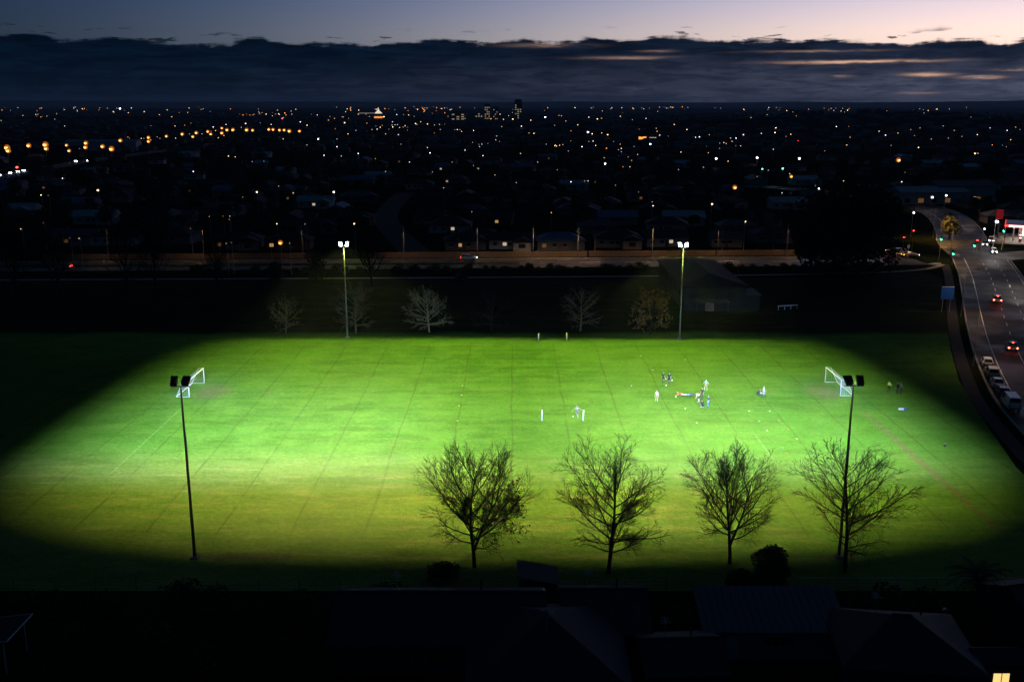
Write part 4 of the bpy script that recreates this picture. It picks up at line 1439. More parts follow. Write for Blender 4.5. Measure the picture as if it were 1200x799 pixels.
def vehicle(name, label, loc, heading, col, kind='hatch', front=None, rear=None, group=None):
    """heading: direction the nose points, radians; nose = +x of the model"""
    t = thing(name, label, 'van' if kind == 'van' else 'car', loc, heading, group)
    pm = mat('paint_%d_%d_%d' % tuple(int(c * 200) for c in col), col, 0.3, 0.05, 1.0, spec=0.5)
    if kind == 'van':
        L, Wd, Ht = 4.9, 1.80, 1.98
        body_st = [(-2.45, 0.82, 0.42, 0.95), (-2.38, 0.89, 0.34, 1.05), (-1.2, 0.90, 0.30, 1.08), (1.5, 0.90, 0.30, 1.08), (2.20, 0.87, 0.34, 0.98), (2.45, 0.76, 0.44, 0.85)]
        cab = [(-2.42, 0.86, 1.02), (2.05, 0.84, 1.02)]
        cabt = [(-2.30, 0.74, Ht), (1.20, 0.74, Ht)]
    elif kind == 'suv':
        L, Wd, Ht = 4.5, 1.82, 1.68
        body_st = [(-2.25, 0.80, 0.50, 0.95), (-2.15, 0.90, 0.38, 1.05), (-1.2, 0.91, 0.34, 1.06), (1.1, 0.91, 0.34, 1.04), (2.0, 0.87, 0.38, 0.98), (2.25, 0.74, 0.50, 0.86)]
        cab = [(-2.18, 0.85, 1.03), (1.15, 0.84, 1.02)]
        cabt = [(-1.75, 0.66, Ht), (0.30, 0.66, Ht)]
    elif kind == 'sedan':
        L, Wd, Ht = 4.6, 1.78, 1.43
        body_st = [(-2.30, 0.76, 0.46, 0.84), (-2.18, 0.87, 0.33, 0.96), (-1.2, 0.89, 0.28, 0.95), (1.0, 0.89, 0.28, 0.92), (2.05, 0.85, 0.32, 0.82), (2.30, 0.72, 0.44, 0.70)]
        cab = [(-1.75, 0.80, 0.92), (1.10, 0.80, 0.90)]
        cabt = [(-0.95, 0.60, Ht), (0.25, 0.60, Ht)]
    else:
        L, Wd, Ht = 4.1, 1.74, 1.50
        body_st = [(-2.05, 0.76, 0.46, 0.88), (-1.96, 0.86, 0.34, 0.98), (-1.1, 0.87, 0.30, 0.97), (0.9, 0.87, 0.30, 0.94), (1.80, 0.83, 0.33, 0.84), (2.05, 0.70, 0.44, 0.72)]
        cab = [(-1.95, 0.80, 0.94), (1.05, 0.79, 0.92)]
        cabt = [(-1.50, 0.62, Ht), (0.22, 0.62, Ht)]
    b = MB()
    rings = []
    for x_, hw_, z0, z1 in body_st:
        zm = z0 * 0.45 + z1 * 0.55
        rings.append([(x_, -hw_ * 0.86, z0), (x_, hw_ * 0.86, z0), (x_, hw_ * 0.99, z0 + 0.10), (x_, hw_, zm), (x_, hw_ * 0.95, z1 - 0.06), (x_, hw_ * 0.86, z1),
                      (x_, -hw_ * 0.86, z1), (x_, -hw_ * 0.95, z1 - 0.06), (x_, -hw_, zm), (x_, -hw_ * 0.99, z0 + 0.10)])
    b.loft(rings)
    b.build('body', pm, t, smooth=False)
    (xa, wa, za), (xb, wb, zb) = cab
    (xc, wc, zt), (xd, wd_, _) = cabt
    cb = MB()
    cb.add([(xa, -wa, za), (xb, -wb, zb), (xb, wb, zb), (xa, wa, za), (xc, -wc, zt - 0.03), (xd, -wd_, zt - 0.03), (xd, wd_, zt - 0.03), (xc, wc, zt - 0.03),
            (xc + 0.12, -wc + 0.1, zt), (xd - 0.15, -wd_ + 0.1, zt), (xd - 0.15, wd_ - 0.1, zt), (xc + 0.12, wc - 0.1, zt)],
           [(0, 1, 5, 4), (1, 2, 6, 5), (2, 3, 7, 6), (3, 0, 4, 7), (4, 5, 9, 8), (5, 6, 10, 9), (6, 7, 11, 10), (7, 4, 8, 11), (8, 9, 10, 11)])
    cb.build('roof', pm, t)

    def pane(nm, P4, k=0.86, proud=0.012):
        c = sum((Vector(p) for p in P4), Vector()) / 4
        nrm = (Vector(P4[1]) - Vector(P4[0])).cross(Vector(P4[3]) - Vector(P4[0])).normalized()
        q = [c + (Vector(p) - c) * k + nrm * proud for p in P4]
        MB().add(q + [p - nrm * 0.02 for p in q], [(0, 1, 2, 3), (0, 4, 5, 1), (1, 5, 6, 2), (2, 6, 7, 3), (3, 7, 4, 0)]).build(nm, MATS['glass'], t)
    zt2 = zt - 0.03
    pane('windscreen', [(xb, -wb, zb), (xb, wb, zb), (xd, wd_, zt2), (xd, -wd_, zt2)])
    if kind == 'van':
        pane('rear_window', [(xa, wa * 0.95, za + 0.30), (xa, -wa * 0.95, za + 0.30), (xc - 0.03, -wc, zt2), (xc - 0.03, wc, zt2)])
    else:
        pane('rear_window', [(xa, wa, za), (xa, -wa, za), (xc, -wc, zt2), (xc, wc, zt2)], 0.84)
    for s in (-1, 1):
        for f0, f1 in ((0.04, 0.36), (0.38, 0.66), (0.68, 0.97)) if kind != 'hatch' else ((0.05, 0.48), (0.51, 0.96)):
            if kind == 'van' and f0 < 0.6:
                continue
            q = [(xa + (xb - xa) * f0, s * wa, za), (xa + (xb - xa) * f1, s * wb, zb), (xc + (xd - xc) * f1, s * wd_, zt2), (xc + (xd - xc) * f0, s * wc, zt2)]
            pane('side_window', q if s < 0 else q[::-1], 0.84)
        for xw in (-L * 0.30, L * 0.315):
            w_ = link('wheel', None, t, (xw, s * (Wd / 2 - 0.10), 0.31))
            MB().tube([(0, -0.10, 0), (0, 0.10, 0)], 0.31, 14).build('tyre', MATS['tyre'], w_)
            MB().tube([(0, s * 0.095, 0), (0, s * 0.108, 0)], 0.19, 10).build('rim', MATS['galvanised'], w_)
        x0, hw0, z0, z1 = body_st[-1]
        MB().box((x0 - 0.03, s * (hw0 - 0.16), z1 - 0.13), (0.14, 0.30, 0.16)).build('headlight', front or MATS['clear_lens'], t)
        x0, hw0, z0, z1 = body_st[0]
        MB().box((x0 + 0.02, s * (hw0 - 0.10), z1 - 0.14), (0.12, 0.24, 0.18)).build('tail_light', rear or MATS['red_lens'], t)
        MB().box((xb - 0.25, s * (wb + 0.12), zb + 0.06), (0.12, 0.18, 0.12)).build('mirror', MATS['dark_metal'], t)
    MB().box((body_st[0][0] - 0.012, 0, 0.62), (0.02, 0.42, 0.13)).build('number_plate', MATS['plate'], t)
    MB().box((body_st[0][0] - 0.01, 0, 0.46), (0.16, 1.40, 0.16)).build('rear_bumper', MATS['dark_metal'], t)
    MB().box((body_st[-1][0] + 0.01, 0, 0.46), (0.14, 1.30, 0.16)).build('front_bumper', MATS['dark_metal'], t)
    if rear is BRAKE:
        MB().box((xc - 0.02, 0, zt - 0.06), (0.06, 0.34, 0.05)).build('brake_light', BRAKE, t)
    return t


def on_main(s, off):
    p, h = along(main_all, s)
    return (p[0] + math.sin(h) * off, p[1] - math.cos(h) * off, 0.05), h


def s_of(px, py):
    q = at(px, py)
    best = min(range(0, 460), key=lambda k: (along(main_all, k)[0][0] - q[0]) ** 2 + (along(main_all, k)[0][1] - q[1]) ** 2)
    (p, h) = along(main_all, best)
    return best, (q[0] - p[0]) * math.sin(h) - (q[1] - p[1]) * math.cos(h)


for px, py, off, col, kind, nm, lab in ((1156.5, 428, 1.1, (0.62, 0.61, 0.58), 'hatch', 'parked_car', 'white hatchback parked at the kerb, farthest in the parked row'),
                                        (1159.5, 441, 1.15, (0.48, 0.42, 0.20), 'suv', 'parked_car', 'yellowish car parked just behind the white hatchback'),
                                        (1166, 453, 1.2, (0.48, 0.48, 0.47), 'sedan', 'parked_car', 'silver sedan parked in the middle of the kerbside row'),
                                        (1173.5, 463, 1.3, (0.05, 0.09, 0.17), 'hatch', 'parked_car', 'dark blue car parked between the silver sedan and the van'),
                                        (1189, 477.5, 1.3, (0.62, 0.59, 0.52), 'van', 'parked_van', 'cream van parked at the right edge of the picture')):
    s_, _ = s_of(px, py)
    p, h = on_main(s_, off)
    vehicle(nm, lab, p, h, col, kind, group='vehicles parked along the kerb')
for px, py, col, kind, lab in ((1168, 354.5, (0.42, 0.42, 0.42), 'suv', 'pale car braking with red lights, farther of the two driving away'),
                               (1185, 408.5, (0.05, 0.05, 0.055), 'sedan', 'dark car braking with red lights, nearer of the two driving away')):
    s_, o_ = s_of(px, py)
    p, h = on_main(s_, o_)
    vehicle('car', lab, p, h, col, kind, HEADLAMP, BRAKE, 'cars driving on the main road')
for px, py, col, kind, lab in ((1164.5, 297, (0.3, 0.3, 0.3), 'hatch', 'oncoming car with lit headlights, nearest of the three at the junction'),
                               (1153.5, 287.5, (0.1, 0.1, 0.12), 'sedan', 'oncoming car with lit headlights, left of the three at the junction'),
                               (1161.5, 284, (0.4, 0.4, 0.4), 'suv', 'oncoming car with lit headlights, farthest of the three at the junction')):
    s_, o_ = s_of(px, py)
    p, h = on_main(s_, o_)
    vehicle('car', lab, p, h + math.pi - 0.05, col, kind, HEADLAMP, TAILLAMP, 'cars driving on the main road')
for px, py, hd, col, kind, rear, lab in ((1043.5, 299, 0.1, (0.04, 0.04, 0.05), 'hatch', BRAKE, 'dark car waiting at the junction, leftmost of the queue'),
                                         (1054, 299, 0.15, (0.45, 0.44, 0.42), 'van', BRAKE, 'pale van waiting at the junction with bright brake lights'),
                                         (1066.5, 301, 0.15, (0.05, 0.03, 0.03), 'sedan', INDICATOR, 'dark sedan at the front of the waiting queue with amber lamps')):
    p = at(px, py)
    vehicle('car' if kind != 'van' else 'van', lab, (p[0], p[1], 0.04), hd, col, kind, HEADLAMP, rear, 'vehicles waiting at the junction')
xc_ = at(549, 306)[0]
vehicle('car', 'silver car with lit headlights passing along the arterial road', (xc_, road_y(xc_) + 5.9, 0.04), 0.042, (0.45, 0.45, 0.46), 'suv', HEADLAMP, TAILLAMP)
# second car on the arterial
xc_ = at(102, 305)[0]
vehicle('car', 'car with lit headlights on the dim road at the far left', (xc_, road_y(xc_) - 4.6, 0.04), 0.042 + math.pi, (0.3, 0.3, 0.3), 'hatch', HEADLAMP, TAILLAMP)

# ------------------------------------------------------------------ street lamps and other lights of the town
SODIUM = emat('sodium_lens', (1.0, 0.40, 0.09), 4.2)
WHITE_L = emat('white_lens', (1.0, 0.86, 0.92), 14.0)
COOL_L = emat('cool_lens', (0.72, 0.80, 1.0), 14.0)
WARM_L = emat('warm_lens', (1.0, 0.66, 0.30), 9.0)
GREEN_L = emat('green_lens', (0.05, 1.0, 0.45), 12.0)
RED_L = emat('red_lamp_lens', (1.0, 0.04, 0.03), 12.0)
DIMS = {}
for kk, cc in (('o', (1.0, 0.33, 0.05)), ('w', (1.0, 0.80, 0.85)), ('c', (0.68, 0.78, 1.0)), ('y', (1.0, 0.66, 0.30)), ('r', (1.0, 0.04, 0.03))):
    DIMS[kk] = [emat('dim_lens_%s_%d' % (kk, q), cc, (0.7, 1.8, 5.0)[q]) for q in range(3)]
LIT = {'o': SODIUM, 'w': WHITE_L, 'c': COOL_L, 'y': WARM_L, 'g': GREEN_L, 'r': RED_L}
SIGHT = []                                   # sight lines kept free of tall trees


def street_lamp(px, py, kind, k, label, group, h=8.5, glow=None):
    p = at(px, py, h)
    dist = p[1]
    SIGHT.append((px, py, dist))
    gz = rise(p[0], p[1]) if dist > 1300 else 0.0
    t = thing('street_lamp', label, 'street lamp', (p[0], p[1], 0), 0, group)
    rl = k * (1.3 if kind == 'o' and k > 0.65 else 1.0) * max(0.20, 0.00085 * dist)
    pr = max(0.07, 0.00012 * dist)
    MB().tube([(0, 0, gz), (0, 0, h * 0.55), (0, 0, h + 0.12 + rl)], [pr * 1.2, pr, pr * 0.75], 6).build('pole', MATS['galvanised'], t)
    arm = max(0.7, rl * 0.9)
    MB().tube([(0, 0, h + 0.1 + rl), (0, -arm * 0.6, h + 0.22 + rl), (0, -arm, h + 0.12 + rl)], pr * 0.7, 5).build('arm', MATS['galvanised'], t)
    MB().ball((0, -arm, h), rl, 10, 7, sc=(1, 1, 0.85)).build('lens', glow or LIT[kind], t, smooth=True)
    if kind in 'oyw' and k > 0.65:  # added glowing disc behind the lens stands in for the lamp's halo
        MB().tube([(0, -arm + rl * 1.2, h + rl * 0.2), (0, -arm + rl * 1.5, h + rl * 0.25)], rl * 1.75, 12).build('halo_disc', emat('halo_disc_' + kind, {'o': (1.0, 0.26, 0.03), 'y': (1.0, 0.5, 0.2), 'w': (0.8, 0.7, 0.9)}[kind], {'o': 0.42, 'y': 0.16, 'w': 0.14}[kind], False), t)
    MB().loft([[(q * math.cos(a), -arm + q * math.sin(a), z_) for a in [2 * math.pi * i / 8 for i in range(8)]] for q, z_ in ((rl * 0.75, h + rl * 0.62), (rl * 0.5, h + rl * 0.95), (rl * 0.2, h + rl * 1.05))]).build('cap', MATS['galvanised'], t)
    return t


# highway and near lamps, read from the photograph: x, y, colour, size
HWY = [(8, 173.5, 1.5), (9.5, 177, 1.3), (33.5, 171, 1.2), (53, 170, 1.5), (54, 174.5, 1.2), (78, 170.5, 0.8), (81, 177, 0.9), (100.5, 168, 1.1), (100, 173, 1.1), (120, 172, 1.1), (130.5, 175, 1.4), (141, 165, 1.0),
       (174, 161.5, 0.9), (174, 166, 0.9), (195, 160, 0.8), (213.5, 157.5, 0.9), (226, 160.5, 0.8), (230, 156, 0.9), (243.5, 154.5, 0.8), (247, 157.5, 0.8), (260, 150.5, 0.7), (260, 156.2, 0.9),
       (266, 152.6, 0.9), (273, 152.4, 0.9), (289, 152.6, 1.0), (296, 153, 0.8), (315, 152, 0.8), (320, 152.2, 0.8), (327.5, 152.8, 0.8), (333, 152.8, 0.8), (339, 154, 1.0), (351, 154, 0.8)]
for px, py, k in HWY:
    street_lamp(px, py, 'o', k, 'orange street lamp in the long row curving along the far left highway', 'orange lamps of the left highway', 11.0)
ONE = [(301.5, 225, 'y', 0.8, 'warm street lamp on a pale pole among houses, left of the lone white lamp'), (391.5, 225, 'w', 0.9, 'white street lamp on a pale pole above the far left floodlight'),
       (329, 284.5, 'o', 1.3, 'bright orange lamp by the houses left of the far left floodlight'), (115.5, 223, 'y', 1.0, 'warm lamp glowing alone in the dark suburb at left'),
       (415.5, 262, 'y', 0.7, 'small warm lamp just above the far left floodlight'), (1070, 249, 'w', 1.0, 'pinkish white street lamp left of the junction'),
       (1091.8, 231, 'w', 1.1, 'bright white lamp by the pale buildings above the junction'), (1108, 229, 'c', 1.0, 'bluish lamp beside the pale buildings above the junction'),
       (1167, 259.5, 'c', 1.9, 'very bright white street lamp beside the fuel station'), (1152.5, 268, 'c', 0.8, 'small white lamp left of the bright lamp at the fuel station'),
       (1053, 188, 'o', 1.2, 'amber lamp glowing in a tree at the upper right'), (849, 206, 'y', 0.0, ''), (861, 220, 'o', 1.2, 'orange lamp among dark houses right of centre'),
       (834, 239, 'y', 0.9, 'warm white lamp above the far right floodlight'), (887, 185, 'w', 1.0, 'white street lamp on the right-hand suburb road, left of the pair'), (936.5, 186, 'w', 1.1, 'white street lamp on the right-hand suburb road, right of the pair'),
       (839, 186, 'w', 1.0, 'white lamp left of the pair on the right-hand suburb road'), (893, 198, 'g', 0.8, 'small green signal light in the right-hand suburb, left of its pair'), (917, 197.5, 'g', 1.0, 'bright green signal light in the right-hand suburb, right of its pair'),
       (927, 207, 'o', 0.9, 'orange lamp below the green signals in the right-hand suburb'), (709, 192, 'w', 0.9, 'lone white lamp with a slanted glow in the middle suburb'), (689, 155, 'w', 0.9, 'pinkish white lamp in the middle of the suburb'),
       (639, 137.5, 'c', 0.75, 'violet white lamp just right of the dark tower'), (1142, 180, 'y', 0.6, 'faint warm lamp in the dark right-hand suburb'), (20.5, 196, 'r', 1.3, 'red light on the left highway'),
       (959, 221, 'w', 0.7, 'small white lamp left of the huge evergreen'), (873, 259.5, 'y', 0.6, 'small warm lamp beside the dark house right of the far right floodlight'), (941.5, 145, 'w', 0.95, 'bright pinkish white lamp at the foot of the wooded rise'),
       (762, 169, 'w', 0.8, 'small pink lamp below the orange shopfront'), (1151, 142, 'y', 1.0, 'bright warm light on the far right rise'), (331, 139, 'r', 0.7, 'small red light above the curving orange lamps'),
       (141, 127.5, 'c', 0.9, 'bright white light on the far left skyline'), (373, 163, 'c', 0.7, 'bluish lamp right of the curving orange lamps')]
for px, py, kd, k, lab in ONE:
    if k:
        street_lamp(px, py, kd, k, lab, None)
# the rest of the town's lamps: positions read off roughly, alike to the eye
MANY = '''102 129 o|116 129 o|126 127 w|133 131 c|154 127 c|169 131 y|254 122.8 w|268 122.8 c|196 129 y|220 132 y|281 134 o|285 135 o|289 134 o|293 135 o|298 134 o|305 134 o|312 134 y|323 134 y|342 134 o|365 134 o|385 141 o|372 135 w
332 163 w|393 151 o|392 139 y|395 163 w|420 134 o|425 133 c|429 134 o|430 144.5 o|408 157 o|417 153 c|436 152 y|442 151.5 w|452 157 o|467 158 w|465 134.5 c|473 134.5 w|479 135 y|487 145 y|501 145.5 o|515 146 y|516 152 w|533 152.2 w|536 152 w|539 152.2 y|509 156 o|555 153 y|582 159.5 c
588 148.5 y|611 148 w|620 156 y|655 135.5 o|658 135.8 o|669 153.5 o|677 146.5 y|690 166 y|695 165.5 w|698 170.5 y|705 156 y|712 158 y|719 166 o|728 174 w|743 171.8 w|741 140.5 c|749 151.5 o|769 150.5 y|773 158.5 w|770 154 y|817.5 140.5 o|815 161 c|819.5 160.5 c|831 158 y|856 162 y|862.5 162.2 w|862 171 o|871 158 w|880 138 y|872 146 y
884 143.5 w|892 156.5 y|909 144 y|909 150 y|924 142 y|926.5 157.5 y|908 155.5 w|921 160 y|933.5 146 y|935 165 r|945 145.5 y|952 143 w|954 145 y|966.5 142.3 c|966 146 w|978 141.8 w|980 148.5 w|972 136.8 w|980.5 138.8 c|986 135 y|996 139 y|1001 134.5 y|1011 144.8 w|1022.5 136 y|1034 147 y|1030 154 w|1037.5 158.5 w|1044 170.5 w|1055.5 144 c|1052 156 y|1056 213 y|1043 136 y
996 161 y|992 170 y|900 199.5 c|925 203.5 y|887 207 o|955 217.5 c|916 226 w|1076 173 y|1091 163 y|1111 162 c|1097 147 c|1105 148 w|1108 147.5 y|1114 147 w|1086 143 y|1070 147 w|1067 152 y|1078 150 y|1118 153 y|1138 144 o|1139 147 y|1160 150 c|1168 145 w|1172 149 c|1184 164 o|1190 149 y|1195 152 w|1145 158 y|1127 160 y|1180 153 w|1129 141 y|1162 141 y|1176 137 c|1195 139 y
268 183 y|276 184 y|227 201 c|296 189.5 c|309.5 189 c|206 162 w|237 157 w|250 149 w|283 149.5 y|305 144 c|288 145 y|265 146 w|318 146 y|352 143 w|360 147 y|404 144 y|450 137 y|460 143 w|493 143 y|525 136.5 w|545 139 y|590 140 y|601 139.8 y|622 141 y|650 147 w|663 142 y|690 137.5 w|700 139.5 y|715 141.5 w|727 136.5 y|735 145 y|757 139 w|781 140 c|790 146 y|797 141 w|805 152 y|826 147 y
562 172 w|566 182.5 w|504 179.3 w|501 173 w|452 201 y|507 201.5 c|553 248 o|646 249 o|748 225 y|764 236.5 y|765 241 w|669 213 w|685 212 y|689 212 w|721 217 y|708 185 y|730 195.5 o|738 195.5 y|736 184 o|651 170 o|682 172 w|666 177 w|728 178 c|747 181 y|694 157 y|740 188 y|653 199 w|795 198.8 c|824 196 w|830 179 y|843 174 y|853 189 y|1020 235 y|1006 217 y|988 212 y|1013 220 o|1060 202 y|906 175 y
74 209 c|57.5 229 y|49 228.5 y|26 268 y|52 261 o|83 278.5 y|94 279 y|224 267.5 o|246 253.5 y|270 253 y|269.5 257 o|262 253 o|358 262.3 w|266 285 y|272 284 w|340 284.8 y|318 288 o|325 262 y|327 218 y|285 231 y|344 226 y|380 182 w|400 183 w|395 172 w|360 170 w|420 180 c|440 186 y|470 169 y|480 190 w|530 190 y|545 176 w|610 180 y|630 190 c|580 205 y|605 214 w|520 220 y'''
sizes = random.Random(31)
NMANY = 0
for tok in MANY.replace('\n', '|').split('|'):
    a, b, c = tok.split()
    px, py = float(a), float(b)
    far_ = py < 165
    k = sizes.uniform(0.34, 0.62)
    colour = {'o': 'orange', 'w': 'pinkish white', 'c': 'bluish white', 'y': 'pale yellow', 'r': 'red'}[c]
    where = ('under the far skyline' if py < 150 else 'in the dark suburb') + (' at left' if px < 400 else (' in the middle' if px < 800 else ' at right'))
    street_lamp(px, py, c, k, 'small %s lamp glowing %s' % (colour, where), 'small lamps %s' % where, 8.0 if py > 132 else 6.0, DIMS[c][sizes.choice((0, 0, 1, 1, 1, 2, 2))])
    NMANY += 1

# road lamps of the arterial: full cut-off heads, so only their pools of light show from above
def road_lamp(x, y, h, face, col, power, label, group, mast=True):
    t = thing('street_lamp', label, 'street lamp', (x, y, 0), face, group)
    MB().tube([(0, 0, 0), (0, 0, h * 0.6), (0, 0, h)], [0.11, 0.09, 0.06], 8).build('pole', MATS['lamp_post'], t)
    MB().tube([(0, 0, h), (0.9, 0, h + 0.25), (1.9, 0, h + 0.3)], [0.05, 0.045, 0.04], 6).build('arm', MATS['lamp_post'], t)
    MB().box((2.2, 0, h + 0.29), (0.7, 0.26, 0.13), taper=0.8).build('head', MATS['lamp_post'], t)
    MB().box((2.2, 0, h + 0.2215), (0.5, 0.18, 0.005)).build('lens', emat('lens_' + str(col), col, 25.0), t)
    ld = bpy.data.lights.new('street_light', 'SPOT')
    ld.energy = power * 3.0
    ld.color = col
    ld.spot_size = R(152)
    ld.spot_blend = 0.5
    ld.shadow_soft_size = 0.15
    o = bpy.data.objects.new('street_light', ld)
    COL.objects.link(o)
    o.parent = t
    o.location = (2.2, 0, h + 0.16)
    return t


SOD, WHT = (1.0, 0.60, 0.32), (1.0, 0.86, 0.76)
for i, (px, pw) in enumerate(((150, 500), (255, 900), (365, 500), (478, 900), (561, 1000), (624, 2200), (675, 2200), (760, 1700), (835, 1700), (915, 1300), (1010, 1000))):
    x_ = at(px, 297)[0]
    road_lamp(x_, road_y(x_) + 8.9, 9.0, R(-90), SOD, pw * 0.5, ['grey street lamp pole by the fence in the dark at the far left', 'grey street lamp pole by the fence left of the far left floodlight', 'grey street lamp pole just left of the far left floodlight',
              'grey street lamp pole by the fence at the side street', 'grey street lamp pole by the fence above the passing car', 'tall grey street lamp pole by the fence near the blue roofed house', 'grey street lamp pole by the fence right of the blue roofed house',
              'grey street lamp pole by the fence left of the far right floodlight', 'tall grey street lamp pole right of the far right floodlight', 'grey street lamp pole by the fence left of the huge evergreen',
              'grey street lamp pole behind the huge evergreen'][i], 'street lamps of the arterial road')
for i, (s_, off, pw, col) in enumerate(((78, -1.0, 500, SOD), (120, -1.0, 800, SOD), (158, 15.5, 1700, WHT), (196, -1.2, 1600, SOD), (218, 15.6, 1600, WHT), (250, -1.2, 900, SOD), (296, 15.5, 700, SOD), (335, -1.0, 500, SOD))):
    p, h_ = on_main(s_, off)
    road_lamp(p[0], p[1], 9.5, h_ - math.pi / 2 if off < 0 else h_ + math.pi / 2, col, pw,
              ['street lamp pole beside the cream van', 'street lamp pole by the parked cars', 'street lamp pole on the far kerb near the braking cars', 'street lamp pole by the blue road sign', 'street lamp pole on the right corner of the junction',
               'street lamp pole on the left corner beyond the junction', 'street lamp pole past the fuel station', 'street lamp pole on the bend of the climbing road'][i], 'street lamps of the main road')
p_ = at(1112, 281)
road_lamp(p_[0] - 4.5, p_[1] - 5.0, 8.5, R(45), (1.0, 0.50, 0.10), 2600, 'street lamp pole lighting the golden tree at the junction', 'street lamps of the main road')
# utility poles
for px, py, h, lab in ((697, 297, 7, 'plain wooden utility pole by the timber fence'), (537, 296, 8, 'wooden utility pole behind the passing car'), (906, 292, 8, 'wooden utility pole by the pale garage'), (846, 293, 9, 'wooden utility pole right of the tall street lamp pole'), (1066, 232, 9, 'wooden utility pole above the junction')):
    p = at(px, py)
    t = thing('utility_pole', lab, 'pole', p, 0, 'utility poles')
    MB().tube([(0, 0, 0), (0, 0, h)], [0.15, 0.11], 8).build('shaft', MATS['timber_grey'], t)
    MB().box((0, 0, h - 0.5), (1.6, 0.1, 0.12)).build('crossarm', MATS['timber_grey'], t)
    for q in (-0.7, 0, 0.7):
        MB().tube([(q, 0, h - 0.44), (q, 0, h - 0.25)], 0.04, 6).build('insulator', MATS['white_paint'], t)

# ------------------------------------------------------------------ traffic signals, road signs
def signal(px, py, hpix, lit, label, face=0.0, hh=None):
    p = at(px, py)
    t = thing('traffic_signal', label, 'traffic light', p, face, 'traffic signals at the junction')
    hz = hh
    MB().tube([(0, 0, 0), (0, 0, hz + 0.6)], 0.09, 8).build('pole', mat('signal_yellow', (0.30, 0.24, 0.05), 0.6, 0.2), t)
    MB().box((0, -0.02, hz), (0.44, 0.26, 1.15)).build('backing', MATS['dark_metal'], t)
    for i, c in enumerate('ray'[::1]):
        z_ = hz + 0.36 - 0.36 * i
        colr = ('r', 'a', 'g')[i]
        on = colr in lit
        m = {'r': RED_L, 'g': GREEN_L}.get(colr) if on else mat('dark_lens', (0.03, 0.03, 0.03), 0.3, 0.1)
        ln = MB().ball((0, -0.18, z_), 0.26 if on else 0.13, 10, 6, sc=(1, 0.5, 1)).build('lens', m, t, smooth=True)
        MB().tube([(0, -0.14, z_ + 0.16), (0, -0.36, z_ + 0.15)], 0.16, 8).build('visor', MATS['dark_metal'], ln)
    return t


signal(1100, 306, 0, 'g', 'traffic signal showing green on the left of the junction, the tall one', 0.0, 6.4)
signal(1115.5, 310, 0, 'g', 'low traffic signal showing green on the yellow post at the near corner', 0.0, 3.3)
signal(1141, 294, 0, 'g', 'traffic signal showing green in the middle of the junction', 0.0, 1.9)
signal(1144, 294.5, 0, 'r', 'traffic signal showing red in the middle of the junction', 0.0, 2.9)
signal(1173.5, 293, 0, 'g', 'traffic signal showing green in front of the fuel station', 0.0, 6.0)
signal(1068.5, 293, 0, 'r', 'traffic signal showing red on the left, the higher of the two', 0.0, 5.4)
signal(1058, 292, 0, 'r', 'traffic signal showing red on the left, the lower of the two', 0.0, 3.2)
sg = thing('road_sign', 'large blue direction sign on two posts beside the main road', 'sign', at(1108, 366))
MB().box((0, 0, 4.1), (2.6, 0.08, 2.7)).build('panel', mat('sign_blue', (0.010, 0.06, 0.30), 0.4, 0.1), sg)
for s in (-1, 1):
    MB().tube([(s * 0.8, 0.08, 0), (s * 0.8, 0.08, 5.4)], 0.06, 8).build('post', MATS['galvanised'], sg)
MB().box((0, -0.045, 5.38), (2.6, 0.02, 0.06)).build('border', MATS['white_paint'], sg)
for px, py, lab in ((1200.5, 305, 'small dark sign board on a post at the right edge'), (1064, 298, 'small pale sign on a post by the waiting cars')):
    t = thing('road_sign', lab, 'sign', at(px, py))
    MB().tube([(0, 0, 0), (0, 0, 2.6)], 0.05, 6).build('post', MATS['galvanised'], t)
    MB().box((0, -0.06, 2.3), (0.7, 0.04, 0.9)).build('panel', MATS['galvanised'] if px < 1100 else MATS['dark_metal'], t)

# ------------------------------------------------------------------ fuel station
fs_ = thing('fuel_station', 'brightly lit fuel station with a red edged canopy at the right edge', 'fuel station', at(1171.5, 285), -0.47)
c0 = at(1171.5, 285)
X0, Y0 = c0[0], c0[1]
MB().box((14, 9, 5.35), (26, 16, 0.5)).build('canopy', mat('canopy_white', (0.7, 0.7, 0.7), 0.5, 0.05), fs_)
redm = emat('red_fascia', (1.0, 0.03, 0.02), 3.2)
MB().box((14, 0.93, 5.35), (26.1, 0.12, 0.62)).build('fascia', redm, fs_)
MB().box((0.93, 9.06, 5.35), (0.12, 16.1, 0.62)).build('fascia', redm, fs_)
MB().box((5, 0.85, 5.36), (6.0, 0.06, 0.5)).build('lit_panel', emat('lit_fascia', (1.0, 0.85, 0.85), 3.0), fs_)
for i in range(3):
    for j in range(2):
        MB().box((4.5 + 8 * i, 5 + 8 * j, 5.08), (2.6, 1.0, 0.03)).build('canopy_light', emat('canopy_lamp', (1.0, 0.93, 0.85), 42.0), fs_)
        MB().box((3.5 + 8 * i, 5.0 + 8 * j, 2.55), (0.4, 0.4, 5.05)).build('column', MATS['white_paint'], fs_)
        pu = MB().box((5.6 + 8 * i, 5.0 + 8 * j, 0.95), (0.9, 0.5, 1.8)).build('pump', mat('pump_red', (0.45, 0.03, 0.02), 0.4, 0.05), fs_)
        MB().box((5.6 + 8 * i, 4.735 + 8 * j, 1.4), (0.6, 0.02, 0.4)).build('display', emat('pump_display', (0.9, 0.95, 1.0), 2.0), pu)
MB().box((16, 24, 1.9), (22, 7, 3.8)).build('shop', mat('shop_wall', (0.6, 0.58, 0.55), 0.6, 0.05), fs_)
for i in range(5):
    MB().box((8 + 4 * i, 20.47, 1.5), (3.6, 0.06, 2.3)).build('shop_window', emat('shop_glow', (1.0, 0.86, 0.66), 3.5), fs_)
MB().box((16, 20.4, 3.2), (22.1, 0.2, 0.7)).build('shop_sign', redm, fs_)
